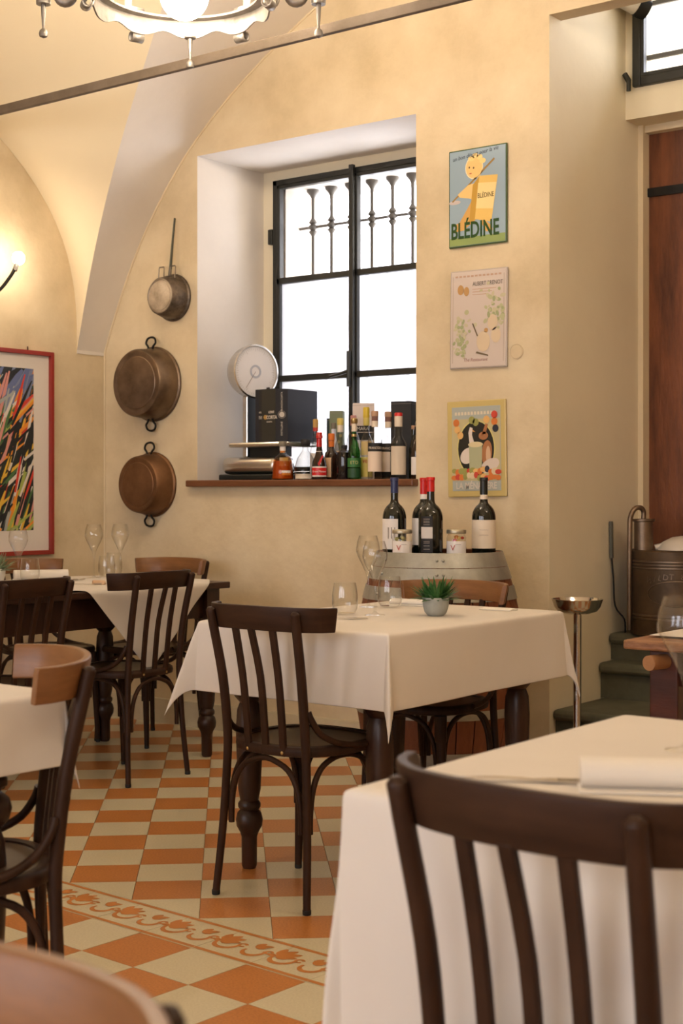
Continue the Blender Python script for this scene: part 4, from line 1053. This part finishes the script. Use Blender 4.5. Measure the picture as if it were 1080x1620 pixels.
pan('tinned saucepan hung bottom-out by its long iron handle', -5.195, 2.185, .112, .092, .105, M['tin'], M['tin_dark'], 'saucepan', hA)
pan('large tarnished copper pan with two ring handles, middle of the three', -5.335, 1.748, .185, .170, .135, M['copper_old'], M['copper_old'], 'copper_pan', lambda t: (loop(t,.178,1), loop(t,-.178,-1)))
pan('smaller brown copper pan with two ring handles, lowest of the three', -5.345, 1.228, .160, .142, .115, M['copper'], M['copper'], 'copper_pan', lambda t: (loop(t,.153,1), loop(t,-.153,-1)))
# junction box cover
jc = thing('cover_plate', 'small round wall cover plate right of the middle tin sign', 'plate', (-3.168, YW, 1.79))
obj('plate', MB().lathe([(.031,.0),(.031,.003),(.029,.005),(.0005,.005)], 28, RX(pi/2), cap=False), M['plaster'], jc, 40)
obj('plate_rim', MB().lathe([(.031,.0),(.033,.0),(.033,.0045),(.031,.0045)], 28, RX(pi/2), cap=False), M['edge_line'], jc, 40)

# ================================================================ tin signs
def sign(label, x0, z0, w_, h, rz, bm, edge, rim_=.006):
    t = thing('tin_sign', label, 'sign', (x0+w_/2, YW, z0+h/2), 0); t.rotation_euler = (0, rz, 0)
    obj('plate', MB().box(-w_/2,w_/2,-.012,-.002,-h/2,h/2), edge, t, None, bevel=.004)
    obj('face', MB().box(-w_/2+rim_,w_/2-rim_,-.0135,-.011,-h/2+rim_,h/2-rim_), bm, t, None, bevel=.001)
    return t
def shp(t, name, poly, mat, dz=0.0):
    """flat printed shape; poly in the sign's (x, z) plane"""
    m_ = MB(); m_.add([(x, -.0138-dz, z) for x, z in poly], [tuple(range(len(poly)))]); return obj(name, m_, mat, t, None)
def blob(cx, cz, rx, rz_, n_=20, a=0):
    return [(cx+rx*cos(q)*cos(a)-rz_*sin(q)*sin(a), cz+rx*cos(q)*sin(a)+rz_*sin(q)*cos(a)) for q in [2*pi*i/n_ for i in range(n_)]]
def F(n_, r, g_, b): return flat('print_'+n_, r, g_, b, .25)
s1 = sign('blue tin sign reading BLEDINE with a child carrying a yellow packet', -3.507, 2.262, .297, .428, 0, F('sky',146,168,184), F('green_edge',70,92,60))
shp(s1,'printed_grass',[(-.142,-.207),(.142,-.207),(.142,-.172),(-.142,-.172)],F('grass',138,158,98),.0002)
shp(s1,'printed_cloud',blob(-.115,-.015,.03,.009),F('cloud',196,184,180),.0002)
sk, sk2, pk_, pk2, ed = F('skin',232,196,128), F('skin_shade',206,162,92), F('packet',226,190,110), F('packet_side',190,150,66), F('halo',238,222,188)
shp(s1,'printed_figure',blob(-.015,.128,.046,.052),ed,.0003); shp(s1,'printed_figure',blob(-.015,.128,.042,.047),sk,.0005)
shp(s1,'printed_figure',[(-.10,.018),(-.045,.055),(.02,.062),(.02,-.03),(-.04,-.005),(-.09,.005)],sk,.0004)
shp(s1,'printed_figure',[(-.03,-.02),(-.09,-.105),(-.115,-.115),(-.112,-.145),(-.07,-.142),(.01,-.09),(.03,-.03)],sk2,.0004)
shp(s1,'printed_figure',[(.03,-.10),(.075,-.135),(.08,-.155),(.045,-.158),(.02,-.115)],sk2,.0004)
shp(s1,'printed_spoon',[(-.13,-.008),(-.126,-.014),(.09,.150),(.085,.158)],F('spoon',150,122,70),.0003)
shp(s1,'printed_packet',[(.012,.088),(.105,.082),(.072,-.118),(-.012,-.098)],pk_,.0007); shp(s1,'printed_packet',[(.012,.088),(-.012,-.098),(-.042,-.118),(-.022,.052)],pk2,.0006)
shp(s1,'printed_packet',[(.006,.058),(.098,.050),(.080,-.062),(-.006,-.052)],F('packet_label',236,212,150),.0009)
for ex_, ez_ in ((-.040,.130),(-.018,.126)): shp(s1,'printed_eye',blob(ex_,ez_,.004,.005,8),F('eye',110,84,60),.0007)
shp(s1,'printed_mouth',blob(-.034,.103,.007,.003,8),F('mouth',196,110,84),.0007)
for cx_, cz_ in ((-.03,.168),(-.01,.178),(.012,.170),(.028,.152)): shp(s1,'printed_curl',blob(cx_,cz_,.016,.012,12),F('curl',240,210,140),.00055)
GR = F('sign_green',38,72,34)
text('lettering','BLÉDINE',.030,F('packet_ink',84,70,36),s1,(.044,-.0152,.0),sx=.72); text('lettering','BLÉDINE',.098,GR,s1,(-.012,-.0148,-.146),sx=.66,bold=.0022)
text('lettering','un bon départ pour la vie',.026,F('script',86,96,104),s1,(-.01,-.0145,.186),(pi/2,radians(-6),0),sx=.88,shear=.3)
s2 = sign('white tin sign reading ALBERT BRENOT with pale foliage, middle of the three', -3.500, 1.728, .292, .430, radians(.6), F('pale',206,194,186), F('pale_edge',176,166,158))
for w0 in ((-.132,-.128,-.19,.19),(.128,.132,-.19,.19)): shp(s2,'printed_border',[(w0[0],w0[2]),(w0[1],w0[2]),(w0[1],w0[3]),(w0[0],w0[3])],F('line',186,172,160),.0002)
text('lettering','ALBERT BRENOT',.026,F('ink_grey',112,104,96),s2,(.048,-.0146,.152),sx=.78)
for q_ in range(12): shp(s2,'printed_line',[(-.118+.02*q_,.184),(-.104+.02*q_,.184),(-.104+.02*q_,.192),(-.118+.02*q_,.192)],F('rose',190,160,140),.0003)
for q_ in range(3): shp(s2,'printed_line',[(-.03,.128-.012*q_),(.09-.02*q_,.128-.012*q_),(.09-.02*q_,.131-.012*q_),(-.03,.131-.012*q_)],F('rose',190,160,140),.0003)
rnd = random.Random(4)
for i in range(90):
    cx, cz = (rnd.gauss(-.085,.022), rnd.gauss(-.09,.045)) if i % 2 else (rnd.gauss(.075,.032), rnd.gauss(.035,.05))
    cx = max(-.125,min(.125,cx)); shp(s2,'printed_leaf',blob(cx,cz,rnd.uniform(.006,.015),rnd.uniform(.005,.011),10,rnd.uniform(0,3)),rnd.choice([F('leaf1',184,184,146),F('leaf2',164,170,130),F('leaf3',196,190,160)]),.0002+.00002*i)
for cx, cz, rx, rz_, mt in ((.075,-.02,.026,.035,'figure'),(.028,-.10,.034,.045,'figure'),(.092,-.075,.024,.034,'figure'),(.042,-.052,.010,.010,'tan'),(-.09,.130,.016,.022,'tan'),(-.06,.122,.014,.02,'tan')):
    shp(s2,'printed_figure',blob(cx,cz,rx,rz_),F('figure',214,196,168) if mt == 'figure' else F('tan',190,150,98),.0013)
shp(s2,'printed_figure',[(-.01,-.150),(.055,-.165),(.052,-.158),(-.005,-.142)],F('dark_line',110,96,76),.0015); shp(s2,'printed_figure',[(-.03,-.02),(-.024,-.018),(.002,-.075),(-.004,-.077)],F('dark_line',110,96,76),.0015)
text('lettering','The Restaurant',.022,F('rose2',186,150,140),s2,(-.012,-.0146,-.178),sx=.9,shear=.2)
s3 = sign('tin sign with goose, rabbit and vegetables, lettered LA MENAGERE', -3.514, 1.168, .300, .420, radians(-.8), F('blue_grey',168,174,168), F('cream_rim',196,176,114), .026)
shp(s3,'printed_sky',[(-.122,-.14),(.122,-.14),(.122,.13),(-.122,.13)],F('sand',190,178,136),.0002)
shp(s3,'printed_oval',blob(.0,.0,.098,.125,32),F('oval_rim',206,196,128),.0004); shp(s3,'printed_oval',blob(0,0,.092,.119,32),F('oval_dark',30,32,30),.0006)
wh = F('goose',218,206,196)
shp(s3,'printed_goose',blob(-.042,-.03,.042,.032,20,.6),wh,.0008); shp(s3,'printed_goose',[(-.03,-.005),(-.038,.07),(-.03,.095),(-.016,.09),(-.02,.06),(.0,.0)],wh,.0009); shp(s3,'printed_beak',[(-.018,.085),(-.002,.072),(-.016,.075)],F('beak',208,150,80),.001)
br_ = F('rabbit',166,112,74)
shp(s3,'printed_rabbit',blob(.055,-.02,.026,.055,20,-.1),br_,.0008); shp(s3,'printed_rabbit',blob(.038,.055,.024,.018),br_,.0009); shp(s3,'printed_rabbit',[(.03,.06),(.05,.108),(.062,.104),(.05,.062)],br_,.0009); shp(s3,'printed_rabbit',blob(.062,-.03,.012,.04),F('belly',206,172,140),.001)
shp(s3,'printed_jar',[(-.034,-.10),(.028,-.10),(.032,.018),(-.036,.018)],F('jar',170,172,140),.0011); shp(s3,'printed_jar',blob(-.002,.018,.038,.012),F('jarlid',214,200,158),.0012)
shp(s3,'printed_cauliflower',blob(.07,-.075,.05,.028,20,.4),F('cauli',212,198,186),.0011)
rnd = random.Random(9); vc = [F('veg1',208,120,60),F('veg2',196,70,56),F('veg3',222,176,110),F('veg4',40,46,62),F('veg5',216,196,160),F('veg6',150,150,84)]
for i in range(26): shp(s3,'printed_vegetable',blob(-.112+.224*(i%13)/12,-.095-.028*(i//13)+rnd.uniform(-.008,.008),rnd.uniform(.011,.018),rnd.uniform(.010,.016),12),vc[rnd.randrange(6)],.0014+.00003*i)
for cx, cz, c in ((-.10,.115,0),(-.095,.085,2),(-.08,.06,2),(-.02,.125,5),(.0,.115,5),(.055,.125,2),(.095,.145,1),(.095,.115,0),(.10,.085,3)): shp(s3,'printed_utensil',blob(cx,cz,.016,.017,12),vc[c],.0014)
text('lettering','LA MÉNAGÈRE',.040,F('letters',206,200,188),s3,(.0,-.0152,-.163),sx=.80,bold=.001)
for q_ in range(13): shp(s3,'printed_mark',[(-.108+.0165*q_,.148),(-.096+.0165*q_,.148),(-.097+.0165*q_,.162),(-.107+.0165*q_,.162)],F('letters2',214,204,180),.0006)

# ================================================================ picture on the left wall
pc = thing('framed_picture', 'red framed abstract of crossing coloured strokes on the left wall', 'picture', (XL, 4.50, 1.3875))
PW, PH = .97, 1.035                       # along Y, up
for r in ((-PW/2,-PW/2+.022,-PH/2,PH/2),(PW/2-.022,PW/2,-PH/2,PH/2)): obj('frame_rail', MB().box(.002,.030,r[0],r[1],r[2],r[3]), M['frame_red'], pc, None, bevel=.003)
for z in (-PH/2, PH/2-.022): obj('frame_rail', MB().box(.002,.030,-PW/2+.022,PW/2-.022,z,z+.022), M['frame_red'], pc, None, bevel=.003)
obj('mat_board', MB().box(.003,.010,-PW/2+.02,PW/2-.02,-PH/2+.02,PH/2-.02), M['mat_board'], pc, None)
AY0, AY1, AZ0, AZ1 = -.365, .362, -.392, .425
obj('painting_ground', MB().box(.010,.0108,AY0,AY1,AZ0,AZ1), flat('paint_black_green',28,38,36), pc, None)
cols = [flat('paint_'+n_,*c) for n_, c in dict(blue=(96,108,150),slate=(120,130,158),white=(214,206,196),red=(206,62,44),orange=(224,140,44),yellow=(222,178,60),green=(72,110,62),lime=(160,172,84),pink=(206,140,130),grey=(160,164,160),black=(24,28,30)).items()]
stk = MB(); rnd = random.Random(12); lay = .0109
def stroke(cy, cz, a, ln, wd, ci):
    global lay
    c, s = cos(a), sin(a); P = []
    for u, v in ((-.5,-.5),(-.2,-.62),(.2,-.5),(.5,-.2),(.5,.3),(.15,.55),(-.25,.5),(-.5,.4)):
        P.append((cy + u*ln*c - v*wd*s, cz + u*ln*s + v*wd*c))
    for nx, ny, d in ((1,0,AY0),(-1,0,-AY1),(0,1,AZ0),(0,-1,-AZ1)):
        P = clip(P, nx, ny, d)
        if len(P) < 3: return
    stk.mi = ci; lay += .000004
    stk.add([(lay, y, z) for y, z in P], [tuple(range(len(P)))])
for i in range(70): stroke(rnd.uniform(AY0,AY1), rnd.uniform(.24,AZ1), radians(rnd.uniform(30,70)), rnd.uniform(.1,.25), rnd.uniform(.02,.05), rnd.choice([0,0,0,1,1,10,4]))
for i in range(330):
    steep = rnd.random() < .62; cz = rnd.uniform(AZ0,.29)
    ci = rnd.choice([2,3,4,5,6,7,8,9,4,5,2,10,10,10,10] if cz < .25 else [0,1,2,3,9,8,6])
    stroke(rnd.uniform(AY0,AY1), cz, radians(rnd.gauss(70,4) if steep else rnd.gauss(40,5)), rnd.uniform(.12,.30), rnd.uniform(.010,.018), ci)
ob = obj('painted_strokes', stk, cols, pc, None); ob['kind'] = 'stuff'
obj('picture_glass', MB().box(.014,.016,-PW/2+.02,PW/2-.02,-PH/2+.02,PH/2-.02), thin_glass('picture_glazing',(1,1,1,1),.35,1.25), pc, None)
obj('hook', MB().tube([(.004,.33,PH/2-.005),(.004,.33,PH/2+.02)], .003, 6), M['black_iron'], pc, 60)

# ================================================================ wall sconce
sn = thing('wall_sconce', 'wall lamp with curved iron arm and bare glowing bulb above the picture', 'lamp', (XL, 4.40, 2.16))
obj('wall_plate', MB().lathe([(.045,0),(.045,.008),(.03,.015),(.0005,.016)], 20, RY(pi/2), cap=False), M['black_iron'], sn, 40)
obj('arm', MB().tube(smoothpath([(.01,0,0),(.06,.02,-.055),(.10,.08,-.045),(.13,.15,.01),(.15,.20,.08),(.155,.225,.125)],6), .0085, 10), M['black_iron'], sn, 60)
obj('lamp_holder', MB().tube([(.154,.222,.11),(.157,.234,.145)], .012, 12), M['iron'], sn, 50)
obj('bulb', MB().sphere((.158,.243,.172), .030, 18, 12, sc=(1,1,1.1)), M['sconce_bulb'], sn, 60)

# ================================================================ chandelier
def chandelier(loc, rz, label, drop):
    t = thing('chandelier', label, 'chandelier', loc, rz)
    R_ = .315
    def band(r_of, z_lo, z_hi, mat_n):
        n_ = 96; vs = []; fs = []
        for i in range(n_):
            a = 2*pi*i/n_; r_ = r_of(a)
            for dr_, z in ((0,z_lo(a)),(.006,z_lo(a)),(.006,z_hi),(0,z_hi)): vs.append(((r_+dr_)*cos(a),(r_+dr_)*sin(a),z))
        for i in range(n_):
            for k_ in range(4): fs.append((4*i+k_, 4*i+(k_+1)%4, 4*((i+1)%n_)+(k_+1)%4, 4*((i+1)%n_)+k_))
        return MB().add(vs, fs)
    # scalloped fascia
    obj('ring_fascia', band(lambda a: R_, lambda a: -.044 + .024*(.5-.5*cos(10*(a-pi/2)))**1.6, .022, 0), M['iron'], t, 40)
    obj('ring_flange', MB().lathe([(R_-.035,.022),(R_+.010,.022),(R_+.010,.030),(R_-.035,.030),(R_-.035,.022)], 72, cap=False), M['iron'], t, 40)
    for i in range(5):                              # rolled ends under the fascia and above the ring
        a = pi/2 + radians(36 + 72*i) - pi/8
        for up_, z in ((-1,-.040),(1,.030)):
            if up_ == 1: Mx2 = RZ(a + pi/8) @ TR(R_+.003,0,0)
            else: Mx2 = RZ(a + pi/8) @ TR(R_+.003,0,0)
            w_ = .024; pts = []
            for k_ in range(15):
                q = 2*pi*.78*k_/14; pts.append((up_*0+ .020*(1-cos(q)), z + up_*(.012+.020*sin(q)) if k_ else z))
            vs = []; fs = []
            for r_, zz in pts: vs += [(r_,-w_,zz),(r_,w_,zz)]
            for k_ in range(14): fs.append((2*k_,2*k_+1,2*k_+3,2*k_+2))
            o = obj('scroll_tab', MB().add(vs, fs, Mx2), M['iron'], t, 60)
            so_ = o.modifiers.new('thick','SOLIDIFY'); so_.thickness = .005
        obj('rivet', MB().sphere(((R_+.007)*cos(a+.14),(R_+.007)*sin(a+.14),.004), .008, 10, 6), M['iron'], t, 60)
    for i in range(4):                              # ball finials below the ring and the arms
        a = pi/2*i
        if i == 1:
            c = (R_*cos(a), R_*sin(a))
            obj('finial', MB().lathe([(.022,-.038),(.022,-.044),(.010,-.046),(.0085,-.07),(.0045,-.125),(.006,-.127),(.014,-.135),(.0165,-.145),(.014,-.155),(.0005,-.161)], 16, TR(c[0],c[1],0)), M['iron'], t, 40)
    for a in (0, pi):
        Q = RZ(a)
        obj('arm', MB().tube(smoothpath([(R_-.01,0,.055),(R_+.05,0,.050),(R_+.10,0,.065),(R_+.14,0,.060),(R_+.165,0,.035)],5), [.011]*20+[.014], 10, Q, flat=.7), M['iron'], t, 60)
        obj('arm_scroll', MB().tube([(R_+.100+.027*cos(q),0,.012+.027*sin(q)) for q in [radians(60+300*i/14) for i in range(15)]], .017, 8, Q, flat=1.0), M['iron'], t, 60)
        cup = obj('socket', MB().lathe([(.026,-.020),(.027,.012),(.034,.03),(.030,.055),(.045,.075),(.048,.080),(.012,.085)], 20, Q @ TR(R_+.180,0,0)), M['iron'], t, 40)
        obj('finial', MB().lathe([(.010,-.016),(.0085,-.05),(.0045,-.105),(.006,-.107),(.014,-.115),(.0165,-.126),(.014,-.136),(.0005,-.142)], 16, Q @ TR(R_+.180,0,0)), M['iron'], cup, 40)
        obj('candle_tube', MB().lathe([(.013,.080),(.013,.17)], 14, Q @ TR(R_+.180,0,0)), M['mat_board'], t, 40)
        obj('bulb', MB().sphere(((R_+.180)*cos(a),(R_+.180)*sin(a),.200), .026, 16, 10, sc=(1,1,1.35)), M['bulb'], t, 60)
        ln_ = obj('ring_link', MB().tube([(R_+.018+.016*cos(q),0,-.005+.022*sin(q)) for q in [2*pi*i/14 for i in range(15)]], .006, 8, Q), M['iron'], t, 60)
    # more candle bulbs on the ring
    for a in (pi/4, 3*pi/4, 5*pi/4, 7*pi/4):
        c = (R_*cos(a), R_*sin(a))
        obj('candle_tube', MB().lathe([(.03,.030),(.034,.040),(.013,.045),(.013,.13)], 14, TR(c[0],c[1],.0)), M['mat_board'], t, 40)
        obj('bulb', MB().sphere((c[0],c[1],.160), .026, 16, 10, sc=(1,1,1.35)), M['bulb'], t, 60)
    obj('globe', MB().sphere((.012,-.0,.012), .088, 32, 20), M['globe'], t, 60)
    obj('globe_neck', MB().lathe([(.035,.092),(.038,.10),(.030,.14),(.012,.16)], 20), M['iron'], t, 40)
    obj('stem', MB().lathe([(.010,.15),(.010,drop)], 12), M['iron'], t, 40)
    for a in (0, pi/2, pi, 3*pi/2):
        obj('stay_bar', MB().tube([(R_*cos(a),R_*sin(a),.025),(.6*R_*cos(a),.6*R_*sin(a),.17),(.01*cos(a),.01*sin(a),.42)], .007, 8), M['iron'], t, 60)
    obj('ceiling_rose', MB().lathe([(.06,drop-.02),(.065,drop-.01),(.05,drop)], 20), M['iron'], t, 40)
    return t
chandelier((-3.625, 3.775, 2.965), PHI, 'wrought iron ring chandelier with a white globe at the top edge', .72)
chandelier((-.70, 3.85, 2.965), PHI, 'unseen third iron ring chandelier, added for light from the right', .95)  # added out of frame to brighten the niche and right-hand faces
chandelier((-.10, -.55, 2.965), PHI, 'unseen second iron ring chandelier, added for light from behind the camera', .95)  # added out of frame as fill light for the front tables

# ================================================================ copper sprayer on the steps
sp_ = thing('copper_sprayer', 'old copper knapsack sprayer with embossed oval, on the steps by the door', 'sprayer', (-2.735, 6.02, .5565), radians(25))
RT = .205
tank_m = mottled('brown_tarnished_copper',(.045,.028,.015,1),(.12,.075,.040,1),5,.42,.10,30,metal=.6,rough2=.55)
obj('tank', MB().lathe([(.0005,0),(RT-.004,0),(RT,.004),(RT,.05),(RT+.002,.06),(RT,.07),(RT,.30),(RT,.37),(RT-.006,.376),(.0005,.376)], 56, cap=False), tank_m, sp_, 40)
for z in (.078,.092,.300,.314,.328):
    obj('bead', MB().lathe([(RT-.001,z-.005),(RT+.005,z-.003),(RT+.005,z+.003),(RT-.001,z+.005)], 56, cap=False), M['copper_old'], sp_, 50)
ov = MB(); n_ = 60
pts = [(cos(2*pi*i/n_)*.135, .190+sin(2*pi*i/n_)*.055) for i in range(n_+1)]
ov.tube([(RT*1.003*sin(x/RT), -RT*1.003*cos(x/RT), z) for x, z in pts], .0024, 6); obj('embossed_oval', ov, M['copper_old'], sp_, 60)
word = 'WILDT & BOU'
for i, ch in enumerate(word):
    if ch == ' ': continue
    x = -.125 + .25*i/(len(word)-1); z = .250 + .020*(1-(x/.125)**2) - .006
    a = x/RT; text('embossed_letter', ch, .034, M['copper_old'], sp_, (RT*1.004*sin(a), -RT*1.004*cos(a), z), (pi/2, -x*3.2, a), ext=.0015)
obj('pump_cylinder', MB().lathe([(.042,.376),(.042,.500),(.050,.503),(.050,.512),(.012,.514)], 24, TR(-.145,-.04,0)), M['copper_old'], sp_, 40)
obj('bent_pipe', MB().tube(smoothpath([(-.145,-.04,.51),(-.145,-.04,.545),(-.158,-.05,.562),(-.182,-.064,.558),(-.200,-.074,.525),(-.204,-.077,.47),(-.206,-.078,.20),(-.206,-.078,.02)],5), .0115, 10), M['copper_old'], sp_, 60)
obj('lid', MB().lathe([(.125,.376),(.122,.384),(.100,.412),(.06,.432),(.0005,.440)], 36, TR(.04,-.02,0), cap=False), flat('pale_lid',196,186,172,.3), sp_, 50)
obj('lid_knob', MB().tube([(-.095,-.03,.385),(-.070,-.028,.392),(-.045,-.026,.400)], [.014,.012,.018], 12), M['pale_lid'], sp_, 60)
ln = thing('spray_lance', 'thin iron spray lance with a grey grip leaning beside the sprayer', 'lance', (-2.985, 5.935, .5565))
obj('grip', MB().tube([(-.012,-.03,.335),(-.014,-.032,.50)], .013, 10, flat=.6), flat('grey_wood',96,96,88), ln, 40)
obj('rod', MB().tube(smoothpath([(-.012,-.03,.34),(-.006,-.025,.24),(.0,-.02,.12),(.035,.0,.06),(.04,.0,.0)],4), .004, 8), M['black_iron'], ln, 60)
